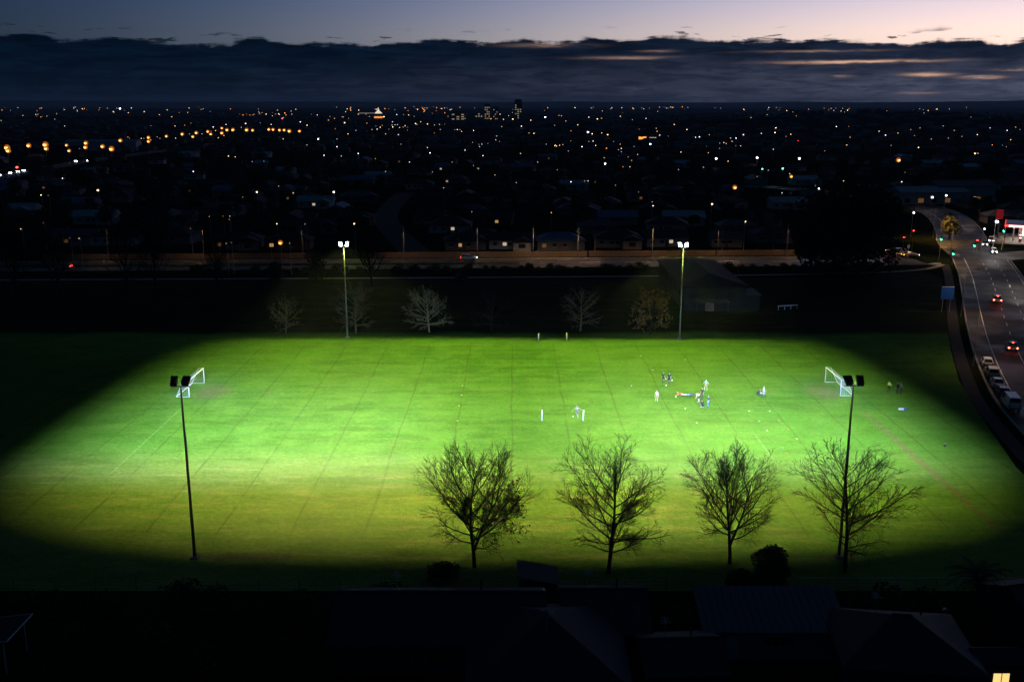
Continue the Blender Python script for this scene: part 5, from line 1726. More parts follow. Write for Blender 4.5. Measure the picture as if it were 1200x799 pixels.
struct(MB().prism([(-3, -2), (34, 3), (34, 30), (-1, 28)], 0.0, 0.07).build('forecourt', MATS['concrete'], None, (X0, Y0, 0), -0.47), 'lit concrete forecourt of the fuel station')
py_ = thing('sign_pylon', 'tall dark red sign pylon above the bright street lamp', 'sign', at(1168.5, 279, 0))
MB().box((0, 0, 3.2), (0.5, 0.4, 6.4)).build('post', MATS['dark_metal'], py_)
MB().box((0, 0, 7.6), (2.0, 0.5, 3.0)).build('panel', emat('pylon_red', (0.6, 0.03, 0.04), 0.22), py_)

# ------------------------------------------------------------------ fences beyond the road: one palisade per stretch, every paling its own piece
def paling_fence(label, x0, x1, dy, h, material, group):
    t = thing('paling_fence', label, 'fence', (x0, road_y(x0) + dy, 0), math.atan(0.042), group)
    L = x1 - x0
    pm = MB().box((0, 0, h / 2), (0.86, 0.03, h)).mesh('panel', material)
    po = MB().box((0, 0, h / 2 + 0.04), (0.12, 0.12, h + 0.08)).mesh('post', material)
    n = int(L / 0.9)
    rr = random.Random(int(x0) + 500)
    for i in range(n):
        o = link('panel', pm, t, (0.45 + i * 0.9, rr.uniform(-0.02, 0.02), rr.uniform(-0.07, 0.04)))
        if i % 3 == 0:
            link('post', po, t, (i * 0.9, 0.1, 0))
    MB().box((L / 2, 0.05, h * 0.75), (L, 0.06, 0.08)).build('rail', material, t)
    return t


FENCE = [(at(60, 302)[0], at(185, 302)[0], 'timber paling fence behind the arterial, dark stretch at the far left'), (at(190, 302)[0], at(372, 302)[0], 'timber paling fence left of the far left floodlight'),
         (at(440, 302)[0], at(560, 302)[0], 'timber paling fence behind the passing car'), (at(561, 302)[0], at(690, 302)[0], 'timber paling fence below the blue roofed house'), (at(691, 302)[0], at(800, 302)[0], 'timber paling fence left of the far right floodlight'),
         (at(801, 302)[0], at(940, 302)[0], 'timber paling fence right of the far right floodlight')]
for a, b, lab in FENCE:
    paling_fence(lab, a, b, 10.6, 1.65, MATS['timber'], 'timber fences along the arterial')

# ------------------------------------------------------------------ houses
WALLS = [mat('wall_cream', (0.20, 0.18, 0.14), 0.8, 0.1, 1, spec=0.1), mat('wall_grey', (0.12, 0.12, 0.125), 0.8, 0.1, 1, spec=0.1), mat('wall_white', (0.34, 0.34, 0.33), 0.8, 0.1, 1, spec=0.1), mat('wall_brick', (0.12, 0.065, 0.05), 0.85, 0.2, 2, spec=0.1)]
ROOFS = [mat('roof_charcoal', (0.020, 0.022, 0.025), 0.7, 0.25, 1, spec=0.1), mat('roof_blue', (0.05, 0.10, 0.16), 0.6, 0.2, 1, spec=0.15), mat('roof_grey', (0.055, 0.058, 0.06), 0.65, 0.2, 1, spec=0.1), mat('roof_red', (0.05, 0.022, 0.018), 0.75, 0.2, 1, spec=0.1), mat('roof_pale', (0.20, 0.22, 0.24), 0.55, 0.15, 1, spec=0.15)]
LITW = [emat('window_warm', (1.0, 0.55, 0.20), 0.42), emat('window_white', (1.0, 0.80, 0.55), 0.5), emat('window_dim', (1.0, 0.50, 0.16), 0.10)]


def roof_mesh(mb, L, D, z0, rise_, hip, ov=0.5, gz=0.16):
    a, b = L / 2 + ov, D / 2 + ov
    rx = a - (b if hip else 0)
    lo = [(-a, -b, z0), (a, -b, z0), (a, b, z0), (-a, b, z0)]
    eave = [(p[0], p[1], z0 + gz) for p in lo]
    r0, r1 = (-rx, 0, z0 + gz + rise_), (rx, 0, z0 + gz + rise_)
    mb.add(lo + eave + [r0, r1], [(3, 2, 1, 0), (0, 1, 5, 4), (1, 2, 6, 5), (2, 3, 7, 6), (3, 0, 4, 7), (4, 5, 9, 8), (6, 7, 8, 9), (5, 6, 9), (7, 4, 8)])


def make_house(L, D, hip, wing, wi, ri, detail=True, label='', group=None, name='house'):
    t = thing(name, label or 'dark suburban house', 'house', (0, 0, 0), 0, group)
    h = 2.7
    w_ = MB().box((0, 0, h / 2), (L, D, h))
    if wing:
        w_.box((L * 0.28, -D * 0.5 - 1.8, h / 2 - 0.01), (L * 0.4, 3.6, h - 0.02))
    if not hip:
        for s in (-1, 1):
            w_.add([(s * L / 2, -D / 2, h), (s * L / 2, D / 2, h), (s * L / 2, 0, h + D * 0.22)], [(0, 1, 2) if s > 0 else (2, 1, 0)])
    w_.build('wall', WALLS[wi], t)
    r_ = MB()
    roof_mesh(r_, L, D, h, D * 0.24, hip)
    if wing:
        q = MB()
        roof_mesh(q, 4.6, L * 0.4, 0, L * 0.09, False, 0.4)
        vs = [(L * 0.28 - p[1], -D * 0.5 - 1.6 + p[0] * 0.98, p[2] + h - 0.02) for p in q.v]
        r_.add(vs, [tuple(f) for f in q.f])
    ro = r_.build('roof', ROOFS[ri], t)
    if detail:
        MB().box((-L * 0.2, D * 0.12, h + D * 0.24 + 0.2), (0.6, 0.6, 1.2)).build('chimney', WALLS[3], ro)
        for wx in (-L * 0.36, -L * 0.14, L * 0.08 if not wing else -L * 0.02):
            wn = MB().box((wx, -D / 2 - 0.02, 1.55), (1.15, 0.06, 0.95)).build('window', MATS['glass'], t)
            MB().box((wx, -D / 2 - 0.05, 1.03), (1.3, 0.16, 0.08)).build('sill', MATS['white_paint'], wn)
        if wing:
            MB().box((L * 0.28, -D * 0.5 - 3.62, 1.5), (2.0, 0.06, 1.2)).build('window', MATS['glass'], t)
        MB().box((-L * 0.02 if not wing else L * 0.0 + 0.9, -D / 2 - 0.03, 1.05), (0.9, 0.08, 2.1)).build('door', MATS['timber'], t)
    return t


def light_window(parts, rr, force=None):
    wins = [p for p in parts if p.name.startswith('window')]
    if wins:
        o = rr.choice(wins)
        o.material_slots[0].link = 'OBJECT'
        o.material_slots[0].material = force or rr.choice(LITW)


# houses just behind the fence, one by one
NEARH = [(545, 291, 12, 8, True, False, 1, 0, 'small dark house with one lit window behind the fence, above the passing car', 0), (600, 290, 13, 8, False, True, 2, 0, 'dark house with a pale lit porch left of the blue roofed house', 1),
         (655, 291, 14, 9, True, False, 1, 1, 'blue roofed house facing the road behind the fence', 2), (724, 288, 14, 9, True, True, 0, 0, 'dark hipped house behind the high timber fence right of the blue roofed house', None),
         (778, 287, 13, 8, False, False, 2, 0, 'pale walled house behind the fence left of the far right floodlight', 1), (850, 288, 9, 7, False, False, 0, 2, 'small pale garage behind the fence right of the far right floodlight', None),
         (905, 283, 13, 9, True, False, 1, 0, 'dark house behind the fence left of the huge evergreen', None), (340, 291, 13, 8, True, False, 3, 3, 'house with lit windows beside the bright orange lamp at left', 0),
         (280, 290, 14, 8, True, True, 1, 0, 'dark house with two dim windows left of the bright orange lamp', 2), (90, 286, 13, 8, False, False, 0, 2, 'house with a row of dim windows at the far left', 2), (206, 284, 13, 9, True, False, 1, 0, 'dark hipped house right of the row of dim windows at far left', None)]
rr = random.Random(77)
for px, py, L, D, hip, wing, wi, ri, lab, lw in NEARH:
    t = make_house(L, D, hip, wing, wi, ri, True, lab, 'houses behind the arterial fence')
    p = at(px, py)
    t.location = (p[0], max(p[1], road_y(p[0]) + 20), 0)
    t.rotation_euler = (0, 0, rr.uniform(-0.15, 0.15))
    bpy.context.view_layer.update()
    if lw is not None:
        light_window(list(t.children), rr, LITW[lw])

# the suburb: a jittered grid of houses and trees; every house and tree its own thing
HP = []
vi = 0
for hip in (True, False):
    for wing in (False, True):
        for rep in range(3):
            t = make_house(11 + 1.3 * rep + (2 if wing else 0), 7.6 + 0.5 * rep, hip, wing, vi % 4, (0, 2, 0, 3, 0, 2, 0, 0, 1, 0, 4, 0)[vi], True, 'dark house of the suburb under dusk sky', 'houses of the suburb')
            HP.append(register(t))
            vi += 1
TP = []
for k in range(7):
    H_ = (6.5, 8, 9.5, 5.5, 11, 7.5, 6)[k]
    W_t = (6, 6.5, 7.5, 5, 8.5, 5, 7)[k]
    TP.append((register(leafy('suburb_tree', 'dark leafy tree among the houses of the suburb', 'tree', (0, 0, 0), H_, W_t, 200 + k, 430, 0.55, MATS[('leaf_dark', 'leaf_mid', 'leaf_dark', 'leaf_olive', 'leaf_dark', 'leaf_mid', 'leaf_dark')[k]],
                              'trees of the suburb')), H_, W_t))


def blocks(x, y, H, W):
    """would a tree here hide one of the lamps seen in the photograph?"""
    zc = y * math.cos(_P) + (CAM_H - H / 2) * math.sin(_P)
    hw_ = FOC * (W / 2 + 1.0) / zc
    cx, ty = project((x, y, H * 1.05))
    by = project((x, y, 0))[1]
    for lx, ly, ld_ in SIGHT:
        if ld_ > y - 6 and abs(lx - cx) < hw_ and ty - 1.5 < ly < by:
            return True
    return False


def near_line(x, y, pts, d):
    return any((x - p[0]) ** 2 + (y - p[1]) ** 2 < d * d for p in pts)


hw_pts = [along(hw, q)[0] for q in range(0, int(length(hw)), 8)]
st_pts = [along(st, q)[0] for q in range(0, int(length(st)), 6)]
mr_pts = [along(main_all, q)[0] for q in range(0, int(length(main_all)), 6)]
rr = random.Random(123)
nh = nt_ = 0
used_h, used_t = set(), set()
cells = []
y = 306.0
while y < 900:
    dx = 23 + (y - 300) * 0.016
    x = -0.56 * y
    while x < 0.56 * y:
        cells.append((x + rr.uniform(-4, 4), y + rr.uniform(-4, 4)))
        x += dx
    y += 24 + (y - 300) * 0.045
for (x, y) in cells:
    if near_line(x, y, st_pts, 11) or near_line(x, y, hw_pts, 18) or near_line(x + 7, y, mr_pts, 22) or (X0 - 12 < x < X0 + 60 and y < Y0 + 45):
        continue
    if y < 318 and -115 < x < 92 and rr.random() < 0.7:
        continue
    if nh < 205 and rr.random() < 0.66:
        i = rr.randrange(len(HP))
        rz = rr.choice((0, 0, 0.25, -0.2, math.pi / 2)) + rr.uniform(-0.1, 0.1)
        if i not in used_h:
            used_h.add(i)
            o = HP[i]
            o.location = (x, y, 0)
            o.rotation_euler = (0, 0, rz)
        else:
            o, parts = copy_thing(HP[i], (x, y, 0), rz)
            if rr.random() < 0.16:
                light_window(parts, rr)
        nh += 1
    for q in range(rr.choice((1, 1, 2))):
        if nt_ >= 290:
            break
        tx, ty = x + rr.uniform(-13, 13), y + rr.uniform(6, 14)
        k = rr.randrange(7)
        tp, H_, W_t = TP[k]
        s = rr.uniform(0.7, 1.2)
        if blocks(tx, ty, H_ * s, W_t * s) or near_line(tx, ty, st_pts, 8) or near_line(tx, ty, hw_pts, 14) or near_line(tx + 7, ty, mr_pts, 16):
            continue
        if k not in used_t:
            used_t.add(k)
            tp.location = (tx, ty, 0)
            tp.scale = (s, s, s)
        else:
            copy_thing(tp, (tx, ty, 0), rr.uniform(0, 6.28), s)
        nt_ += 1

# beyond that the town reads as one mass of roofs and trees
mbm = MB()
pts = []
rr = random.Random(321)
for i in range(5200):
    y = 880 * (6.6 ** rr.random())
    x = rr.uniform(-0.60, 0.60) * y
    gz = rise(x, y) if y > 1300 else 0.0
    s = 1 + (y - 900) / 3200
    if near_line(x, y, hw_pts, 16):
        continue
    if rr.random() < 0.45:
        L, D, h = rr.uniform(10, 18) * s, rr.uniform(8, 11) * s, rr.uniform(2.6, 3.4)
        mbm.box((x, y, gz + h / 2), (L, D, h), 0, rr.randrange(2))
        mbm.add([(x - L / 2, y - D / 2, gz + h), (x + L / 2, y - D / 2, gz + h), (x + L / 2, y + D / 2, gz + h), (x - L / 2, y + D / 2, gz + h), (x - L / 3, y, gz + h + 1.9), (x + L / 3, y, gz + h + 1.9)],
                [(0, 1, 5, 4), (2, 3, 4, 5), (1, 2, 5), (3, 0, 4)], 2 + rr.randrange(2))
    else:
        H_ = rr.uniform(3.5, 6.5) + (rr.uniform(2, 9) if gz > 8 else 0)
        if not (gz > 8) and blocks(x, y, H_ + 1, 5 * s):
            H_ = 3.0
        if gz > 8 and blocks(x, y, H_ + gz, 5 * s):
            continue
        for q in range(9):
            pts.append((x + rr.gauss(0, 2.0 * s), y + rr.gauss(0, 2.0 * s), gz + H_ * rr.uniform(0.25, 1.0)))
tag(mbm.build('distant_houses', [WALLS[1], WALLS[3], ROOFS[0], ROOFS[2]]), 'far mass of suburban roofs under the horizon', None, None, 'stuff')
tag(link('distant_trees', leaves_mesh('distant_trees', np.array(pts), 2.6, MATS['leaf_dark'], 5)), 'far mass of dark trees under the horizon', None, None, 'stuff')
# belts of taller trees that break the skyline
pts = []
for (a0, a1, yy, hh, n) in ((-27, -16, 2600, 13, 150), (-6, 2, 3000, 10, 80), (15.0, 18.0, 1980, 12, 60), (18.3, 20.0, 1880, 14, 40), (20, 27, 1950, 9, 120), (-15, -9, 900, 8, 0), (2, 12, 3600, 9, 90)):
    for i in range(n):
        a = R(rr.uniform(a0, a1))
        x, y = yy * math.tan(a), yy + rr.uniform(-60, 60)
        H_ = hh * rr.uniform(0.4, 1.0)
        gz = rise(x, y) if y < 2500 else 0.0
        if blocks(x, y, H_ + gz, 8):
            continue
        for q in range(26):
            pts.append((x + rr.gauss(0, 3.0), y + rr.gauss(0, 3.0), gz + H_ * rr.uniform(0.1, 1.0) ** 0.8))
tag(link('skyline_trees', leaves_mesh('skyline_trees', np.array(pts), 2.0, MATS['leaf_dark'], 6)), 'dark belts of taller trees along the skyline', None, None, 'stuff')

# the countless smaller lights of the far suburbs
db = MB()
r5 = random.Random(99)
clus = [(r5.uniform(20, 1190), 126 + 50 * r5.random() ** 2.2) for _ in range(34)]
for i in range(330):
    q0 = r5.choice(clus)
    cxp, pyp = (r5.uniform(0, 1200), 126 + 55 * r5.random() ** 2.4) if i % 4 == 0 else (q0[0] + r5.gauss(0, 16), max(125.5, q0[1] + r5.gauss(0, 1.6)))
    p = at(cxp, pyp, 5.0)
    rl = 0.00085 * p[1] * r5.uniform(0.16, 0.42)
    db.ball((p[0], p[1], 5.0 + (rise(p[0], p[1]) if p[1] > 1300 else 0)), rl, 6, 4, r5.choice((0, 0, 1, 2, 2, 3)))
tag(db.build('distant_lights', [DIMS['o'][2], DIMS['w'][1], DIMS['y'][2], DIMS['c'][1]]), 'countless tiny lights of the far suburbs', None, None, 'stuff')

# towers and lit landmarks on the skyline
def tower(px, ptop, pbase, wpx, dist, label, mwall, cap, lit):
    x0 = (px - 600) / FOC * dist * math.cos(_P) * 1.02
    px_m = dist / FOC
    Hh = (pbase - ptop) * px_m
    zb = 0.0
    Wd = wpx * px_m
    top_z = CAM_H - (ptop - 122) * px_m * 1.0
    t = thing('tower_block', label, 'building', (x0, dist, 0), 0, 'tower blocks on the skyline')
    MB().box((0, 0, top_z / 2), (Wd, Wd * 0.8, top_z)).build('wall', mwall, t)
    if cap:
        MB().box((0, 0, top_z + 3), (Wd * 0.85, Wd * 0.7, 6)).build('plant_room', MATS['dark_metal'], t)
    fl = int(top_z / 5.5)
    for f in range(1, fl):
        for c in range(3):
            on = rr.random() < lit
            MB().box((Wd * (-0.30 + 0.30 * c), -Wd * 0.4 - 0.2, f * 5.5), (Wd * 0.16, 0.5, 2.6)).build('window', emat('tower_window', (1.0, 0.78, 0.5), 0.28) if on else MATS['glass'], t)
    return t


tower(607, 119.5, 136, 9, 2700, 'dark square tower block with a crown on the skyline', WALLS[1], True, 0.45)
tower(571.5, 122, 138, 7, 2600, 'pale lit tower left of the dark square tower', WALLS[0], False, 0.8)
tower(562, 128.5, 139, 10, 2600, 'low pale building left of the pale lit tower', WALLS[2], False, 0.5)
tower(581, 125, 139, 6, 2550, 'slim dark tower right of the pale lit tower', WALLS[1], False, 0.2)
tower(538, 129.5, 138, 18, 2500, 'long low lit building on the skyline left of the towers', WALLS[0], False, 0.7)
tent = thing('lit_marquee', 'white peaked roof glowing on the skyline left of centre', 'building', ((443 - 600) / FOC * 2700 * math.cos(_P), 2700, 0))
tm = emat('marquee_glow', (1.0, 0.86, 0.70), 0.9)
MB().loft([[(q * math.cos(a), q * 0.5 * math.sin(a), z_) for a in [2 * math.pi * i / 10 for i in range(10)]] for q, z_ in ((11, 17), (8, 20), (3.5, 24), (1.4, 29), (0.4, 33))]).build('roof', tm, tent)
MB().box((-30, 0, 18), (44, 6, 2.0)).build('wing', emat('marquee_wing', (0.9, 0.9, 0.8), 0.18), tent)
MB().tube([(0, 0, 0), (0, 0, 17)], 12, 10).build('wall', WALLS[2], tent)
MB().box((8, -60, 8), (22, 4, 4)).build('lit_front', emat('orange_front', (1.0, 0.30, 0.05), 1.3), tent)
shop = thing('lit_shopfront', 'orange lit shopfront in the middle of the suburb', 'shop', at(759, 165))
MB().box((0, 6, 2.5), (24, 10, 5)).build('wall', WALLS[1], shop)
MB().box((-6, 0.9, 3.0), (9, 0.3, 3.0)).build('lit_front', emat('shop_orange', (1.0, 0.36, 0.06), 1.6), shop)
MB().box((6, 0.9, 3.0), (8, 0.3, 1.6)).build('lit_sign', emat('shop_pale', (1.0, 0.7, 0.45), 0.6), shop)
# pale buildings above the junction
for px, py, L, D, h, lab, ri in ((1086, 238, 30, 12, 5, 'long pale low building above the junction, left of the two', 4), (1122, 236, 26, 14, 7, 'pale gabled building above the junction, right of the two', 2)):
    t = thing('commercial_building', lab, 'building', at(px, py), 0.1)
    MB().box((0, 0, h / 2), (L, D, h)).build('wall', WALLS[2], t)
    q = MB()
    roof_mesh(q, L, D, h, 2.2, False)
    q.build('roof', ROOFS[ri], t)
    for i in range(5):
        MB().box((-L * 0.4 + L * 0.2 * i, -D / 2 - 0.05, 1.7), (2.4, 0.1, 1.8)).build('window', LITW[2] if i % 2 else MATS['glass'], t)
wh = thing('warehouse', 'long pale warehouse behind the orange lamps at the far left', 'building', at(122, 176.5), 0.05)
MB().box((0, 0, 4), (64, 16, 8)).build('wall', mat('warehouse_wall', (0.35, 0.36, 0.42), 0.7, 0.1), wh)
q = MB()
roof_mesh(q, 64, 16, 8, 2, False)
q.build('roof', ROOFS[4], wh)
# cars of the highway: headlight pairs
for i, (px, py, d_) in enumerate(((2, 206.5, 0), (6, 204, 0), (10, 202.3, 0), (14, 201, 0), (105, 189.8, 0), (110, 189.5, 1))):
    p = at(px, py)
    ss = min(range(0, int(length(hw))), key=lambda k: (along(hw, k)[0][0] - p[0]) ** 2 + (along(hw, k)[0][1] - p[1]) ** 2)
    (cx, cy), h_ = along(hw, ss)
    off = 4 if d_ else -3.5
    t = thing('car', 'car with lit headlights on the far left highway', 'car', (cx + math.sin(h_) * off, cy - math.cos(h_) * off, 0.05), h_ + math.pi, 'cars on the left highway')
    MB().loft([[(a, b * 0.85, c) for b, c in ((-1, 0.4), (1, 0.4), (1, zt), (-1, zt))] for a, zt in ((-2.1, 0.85), (-1.9, 1.0), (-1.3, 1.45), (0.2, 1.45), (0.9, 0.95), (2.0, 0.8))]).build('body', mat('paint_dark', (0.08, 0.08, 0.09), 0.3, 0.1), t)
    for s in (-1, 1):
        MB().box((2.1, s * 0.6, 0.75), (0.3, 0.5, 0.42)).build('headlight', HEADLAMP, t)
        MB().box((-2.15, s * 0.6, 0.85), (0.1, 0.3, 0.2)).build('tail_light', TAILLAMP, t)

# ------------------------------------------------------------------ clubhouse by the far edge
cl = thing('clubhouse', 'big dark clubhouse with a blue roof behind the far right floodlight pole', 'building', (42.2, 218, 0))
cw = mat('club_wall', (0.022, 0.028, 0.036), 0.8, 0.15, 1, spec=0.05)
MB().box((0, 0, 2.5), (13.0, 35, 5.0)).build('wall', cw, cl)
q = MB()
roof_mesh(q, 36, 13.6, 0, 1.7, True, 0.2, 0.25)
rf = MB()
rf.add([(-p[1], p[0], p[2] + 5.0) for p in q.v], q.f)
rf.build('roof', mat('club_roof', (0.010, 0.016, 0.024), 0.75, 0.15, 1, spec=0.05), cl)
for i in range(30):
    MB().box((-3.4, -16 + i * 1.1, 6.13), (6.4, 0.05, 0.05)).build('roof_seam', MATS['dark_metal'], cl) if False else None
MB().box((8.0, -13, 1.6), (3.0, 8, 3.2)).build('lean_to', cw, cl)
MB().box((8.1, -13, 3.3), (3.4, 8.6, 0.16)).build('lean_to_roof', ROOFS[2], cl)
MB().box((-1.0, -19.2, 2.5), (7.0, 3.0, 0.14)).build('awning', ROOFS[2], cl)
for s in (-4.2, 2.2):
    MB().tube([(s, -20.5, 0), (s, -20.5, 2.45)], 0.06, 6).build('awning_post', MATS['dark_metal'], cl)
MB().box((-1.0, -17.53, 1.05), (1.8, 0.06, 2.1)).build('door', MATS['timber_grey'], cl)
for i in range(5):
    MB().box((-6.53, -13 + i * 6.2, 3.2), (0.06, 1.6, 0.9)).build('window', MATS['glass'], cl)
for i in (-4.6, 3.4):
    MB().box((i, -17.53, 3.4), (1.8, 0.06, 0.9)).build('window', MATS['glass'], cl)
br_ = thing('barrier_rail', 'low white barrier rail on the dark lawn right of the clubhouse', 'rail', at(912, 363.5), 0.30)
for i in range(4):
    MB().tube([(i * 1.5, 0, 0), (i * 1.5, 0, 0.9)], 0.06, 8).build('post', MATS['white_paint'], br_)
MB().box((2.25, 0, 0.86), (4.8, 0.12, 0.22)).build('rail', MATS['white_paint'], br_)

# ------------------------------------------------------------------ near gardens
nf = thing('wire_fence', 'wire fence with pale posts along the near boundary at the lower right', 'fence', (25.3, 79.4, 0), 0.0)
for i in range(17):
    MB().tube([(i * 1.75, 0, 0), (i * 1.75, 0, 1.35)], 0.045, 6).build('post', MATS['galvanised'], nf)
MB().tube([(0, 0, 1.33), (28, 0, 1.33)], 0.03, 6).build('top_rail', MATS['galvanised'], nf)
for z_ in (0.25, 0.5, 0.75, 1.0):
    MB().tube([(0, -0.05, z_), (28, -0.05, z_)], 0.006, 4).build('wire', MATS['galvanised'], nf)
nf2 = thing('wire_fence', 'dark wire fence along the near boundary, left of the shed', 'fence', (-62, 79.2, 0), 0.0)
for i in range(22):
    MB().tube([(i * 3.6, 0, 0), (i * 3.6, 0, 1.25)], 0.05, 6).build('post', MATS['timber_grey'], nf2)
for z_ in (0.3, 0.6, 0.9, 1.2):
    MB().tube([(0, -0.05, z_), (76, -0.05, z_)], 0.006, 4).build('wire', MATS['galvanised'], nf2)

sh = thing('garden_shed', 'grey shed with a door and a four-pane window at the lower right', 'shed', (20.4, 70.6, 0))
MB().box((0, 0, 1.25), (10.4, 4.6, 2.5)).build('wall', mat('shed_wall', (0.085, 0.095, 0.115), 0.8, 0.1, 1), sh)
q = MB()
q.add([(-5.7, -2.6, 2.45), (5.7, -2.6, 2.45), (5.7, 2.7, 3.65), (-5.7, 2.7, 3.65), (-5.7, -2.6, 2.57), (5.7, -2.6, 2.57), (5.7, 2.7, 3.77), (-5.7, 2.7, 3.77)], [(3, 2, 1, 0), (4, 5, 6, 7), (0, 1, 5, 4), (1, 2, 6, 5), (2, 3, 7, 6), (3, 0, 4, 7)])
q.build('roof', mat('shed_roof', (0.045, 0.052, 0.065), 0.5, 0.15, 1), sh)
rib = MB().add([(-0.03, -2.6, 2.57), (0.03, -2.6, 2.57), (0.03, 2.7, 3.77), (-0.03, 2.7, 3.77), (0, -2.6, 2.62), (0, 2.7, 3.82)], [(0, 1, 4), (2, 3, 5), (1, 2, 5, 4), (3, 0, 4, 5)]).mesh('roof_rib', MATS['shed_roof'])
for i in range(18):
    link('roof_rib', rib, sh, (-5.2 + i * 0.61, 0, 0.002))
MB().box((-3.4, -2.33, 1.05), (0.95, 0.06, 2.0)).build('door', mat('shed_door', (0.15, 0.18, 0.24), 0.7, 0.1), sh)
for i in range(4):
    wn = MB().box((-0.65 + i * 0.62, -2.32, 1.65), (0.50, 0.05, 0.62)).build('window', MATS['glass'], sh)
MB().box((0.28, -2.34, 1.31), (2.6, 0.08, 0.05)).build('sill', MATS['shed_wall'], sh)

DR = mat('near_roof', (0.016, 0.018, 0.021), 0.65, 0.25, 1.5, bump=0.2)
DW = mat('near_wall', (0.045, 0.045, 0.045), 0.85, 0.15, 1)
PR = mat('near_roof_pale', (0.030, 0.036, 0.044), 0.7, 0.25, 1.5, spec=0.1)


def near_house(label, cx, cy, L, D, h, rs, hip, rz, roofm, name='house'):
    t = thing(name, label, 'house', (cx, cy, 0), rz)
    w_ = MB().box((0, 0, h / 2), (L, D, h))
    if not hip:
        for s in (-1, 1):
            w_.add([(s * L / 2, -D / 2, h), (s * L / 2, D / 2, h), (s * L / 2, 0, h + rs * D / (D + 1.0))], [(0, 1, 2) if s > 0 else (2, 1, 0)])
    w_.build('wall', DW, t)
    q = MB()
    roof_mesh(q, L, D, h, rs, hip, 0.5)
    rf = q.build('roof', roofm, t)
    MB().tube([(-(L / 2 + 0.5 - (D / 2 + 0.5 if hip else 0)), 0, h + 0.18 + rs), ((L / 2 + 0.5 - (D / 2 + 0.5 if hip else 0)), 0, h + 0.18 + rs)], 0.10, 6).build('ridge_cap', PR, rf)
    for s in (-1, 1):
        MB().box((0, s * (D / 2 + 0.56), h + 0.08), (L + 1.1, 0.12, 0.14)).build('gutter', PR, rf)
    MB().tube([(L * 0.2, D * 0.2, h + rs * 0.4), (L * 0.2, D * 0.2, h + rs + 0.35)], 0.07, 8).build('vent_pipe', PR, rf)
    ae = MB().tube([(-L * 0.22, 0.1, h + rs), (-L * 0.22, 0.1, h + rs + 1.7)], 0.025, 5)
    for q_ in range(5):
        ae.tube([(-L * 0.22 - 0.45 + 0.05 * q_, 0.1 + 0.22 * (q_ - 2), h + rs + 1.6), (-L * 0.22 + 0.45 - 0.05 * q_, 0.1 + 0.22 * (q_ - 2), h + rs + 1.6)], 0.012, 4)
    ae.tube([(-L * 0.22, -0.4, h + rs + 1.6), (-L * 0.22, 0.6, h + rs + 1.6)], 0.015, 4)
    ae.build('aerial', MATS['galvanised'], rf)
    for i in range(3):
        MB().box((-L * 0.3 + L * 0.3 * i, -D / 2 - 0.03, 1.5), (1.6, 0.07, 1.2)).build('window', MATS['glass'], t)
    return t


hA = near_house('long dark roofed house at the bottom centre', -5.6, 70.4, 15.6, 8.0, 2.6, 2.0, False, 0.0, DR)
hB = near_house('dark hipped wing with pale hip lines at the bottom centre', 2.6, 66.2, 11.0, 10.5, 2.6, 2.6, True, math.pi / 2, DR)
hC = near_house('pale grey roofed wing right of the hipped wing at the bottom', 7.3, 71.4, 6.0, 7.0, 2.6, 1.7, False, 0.0, PR)
hD = near_house('dark outbuilding at the bottom right of the pale roofed wing', 12.4, 65.2, 5.2, 5.0, 2.4, 1.2, False, 0.05, DR)
hE = near_house('dark house with a bright lit window at the lower right corner', 29.2, 66.6, 9.0, 7.6, 2.7, 2.0, True, -0.12, DR)
hF = near_house('dark house at the right edge behind the palm tree', 44.5, 72.5, 9.0, 7.0, 2.7, 1.8, False, 0.2, PR)
lean = thing('lean_to', 'pale sloping lean-to roof standing behind the bottom centre house', 'shed', (2.2, 78.0, 0))
MB().box((0, 0, 1.1), (3.2, 3.0, 2.2)).build('wall', DW, lean)
q = MB()
q.add([(-1.8, -1.7, 2.9), (1.8, -1.7, 2.2), (1.8, 1.7, 2.2), (-1.8, 1.7, 2.9), (-1.8, -1.7, 3.0), (1.8, -1.7, 2.3), (1.8, 1.7, 2.3), (-1.8, 1.7, 3.0)], [(3, 2, 1, 0), (4, 5, 6, 7), (0, 1, 5, 4), (1, 2, 6, 5), (2, 3, 7, 6), (3, 0, 4, 7)])
q.build('roof', PR, lean)
# the lit window of the corner house
lw = at(1173.5, 794.5, 1.5)
cab = thing('garden_cabin', 'small cabin showing one bright yellow two-pane window at the bottom right corner', 'cabin', (lw[0], lw[1] + 1.2, 0))
MB().box((0, 0, 1.2), (3.4, 2.3, 2.4)).build('wall', DW, cab)
q = MB()
roof_mesh(q, 3.4, 2.3, 2.4, 0.7, False, 0.15)
q.build('roof', DR, cab)
for s in (-1, 1):
    MB().box((s * 0.30, -1.17, 1.45), (0.54, 0.05, 0.85)).build('window', emat('cabin_window', (1.0, 0.66, 0.22), 1.15), cab)
MB().box((0, -1.19, 1.45), (0.05, 0.08, 0.92)).build('mullion', MATS['white_paint'], cab)
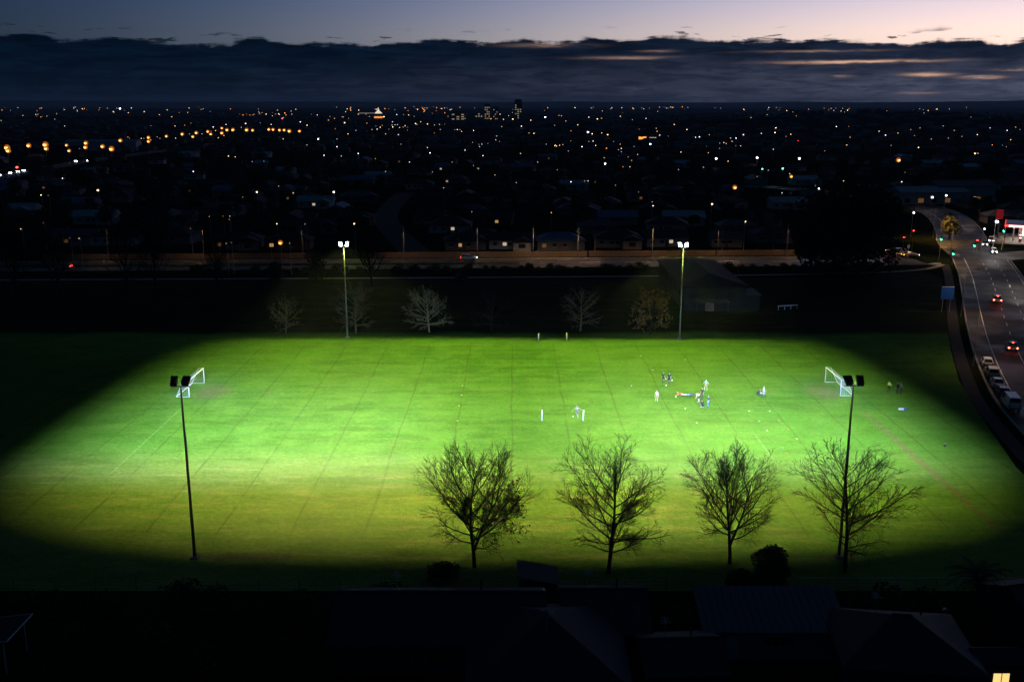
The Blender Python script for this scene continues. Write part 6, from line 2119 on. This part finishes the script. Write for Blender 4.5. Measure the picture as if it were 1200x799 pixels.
# canopy frame at the lower left
cp = thing('carport', 'pale edged carport roof at the lower left corner', 'carport', at(-4, 775))
for q_ in ((-1.6, -1.6), (1.6, -1.6), (-1.6, 1.6), (1.6, 1.6)):
    MB().tube([(q_[0], q_[1], 0), (q_[0], q_[1], 2.5)], 0.06, 8).build('post', mat('carport_pale', (0.28, 0.32, 0.36), 0.5, 0.1), cp)
q = MB()
q.add([(-2.0, -2.0, 2.4), (2.1, -2.0, 2.9), (2.1, 2.0, 2.9), (-2.0, 2.0, 2.4), (-2.0, -2.0, 2.48), (2.1, -2.0, 2.98), (2.1, 2.0, 2.98), (-2.0, 2.0, 2.48)], [(3, 2, 1, 0), (4, 5, 6, 7), (0, 1, 5, 4), (1, 2, 6, 5), (2, 3, 7, 6), (3, 0, 4, 7)])
q.build('roof', ROOFS[0], cp)
for s in (-1, 1):
    MB().tube([(-2.05, s * 2.05, 2.44), (2.15, s * 2.05, 2.94)], 0.06, 6).build('fascia', MATS['carport_pale'], cp)
MB().tube([(2.15, -2.05, 2.94), (2.15, 2.05, 2.94)], 0.07, 6).build('fascia', MATS['carport_pale'], cp)
# garden trees and hedges in the dark foreground
GG = 'dark garden shrubs below the field'
gr = random.Random(17)
gproto = [register(leafy('garden_shrub', 'dark garden shrub in the unlit gardens below the field', 'shrub', (0, 0, 0), 2.6, 3.0, 400 + k, 900, 0.16, MATS['leaf_dark'], GG, round_=True, trunk=0.0)) for k in range(4)]
spots = [(60, 722), (130, 728), (215, 720), (290, 732), (350, 725), (395, 735), (300, 750), (180, 760), (90, 760), (40, 730), (250, 715), (780, 718), (800, 745), (1000, 730), (1045, 725), (1085, 718), (1190, 712), (1160, 730), (455, 712), (560, 715), (985, 760), (1010, 785), (150, 740), (340, 775), (20, 745), (240, 790)]
for i, (px, py) in enumerate(spots):
    s = gr.uniform(0.6, 1.15)
    if i < 4:
        gproto[i].location = at(px, py)
        gproto[i].scale = (s * 1.2, s, s)
    else:
        copy_thing(gproto[i % 4], at(px, py), gr.uniform(0, 6), (s * 1.2, s, s))
for px, py, dx in ((1082, 714, 0.0), (1104, 712, 0.3)):
    t = thing('garden_chair', 'pale garden chair catching light in the garden below the fence, %s' % ('left of the pair' if dx == 0 else 'right of the pair'), 'chair', at(px, py + 6), 0.5)
    cm = mat('chair_pale', (0.55, 0.42, 0.30), 0.5, 0.1)
    MB().box((0, 0, 0.44), (0.5, 0.5, 0.05)).build('seat', cm, t)
    MB().box((0, 0.25, 0.75), (0.5, 0.05, 0.6)).build('backrest', cm, t)
    for a in (-0.22, 0.22):
        for b in (-0.22, 0.22):
            MB().box((a, b, 0.21), (0.05, 0.05, 0.42)).build('leg', cm, t)

# ------------------------------------------------------------------ evening haze
hz = MB().box((0, 9000, 75), (32000, 20000, 152)).build('haze', None)
hz.data.materials.clear()
hm = bpy.data.materials.new('haze')
hm.use_nodes = True
t = NT(hm.node_tree)
t.n.clear()
pv = t.new('ShaderNodeVolumePrincipled')
pv.inputs['Color'].default_value = (0.62, 0.76, 1.0, 1)
pv.inputs['Density'].default_value = 4.5e-5
pv.inputs['Anisotropy'].default_value = 0.15
mo = t.new('ShaderNodeOutputMaterial')
t.l.new(pv.outputs[0], mo.inputs['Volume'])
hz.data.materials.append(hm)
tag(hz, 'thin evening haze over the town', None, None, 'stuff')
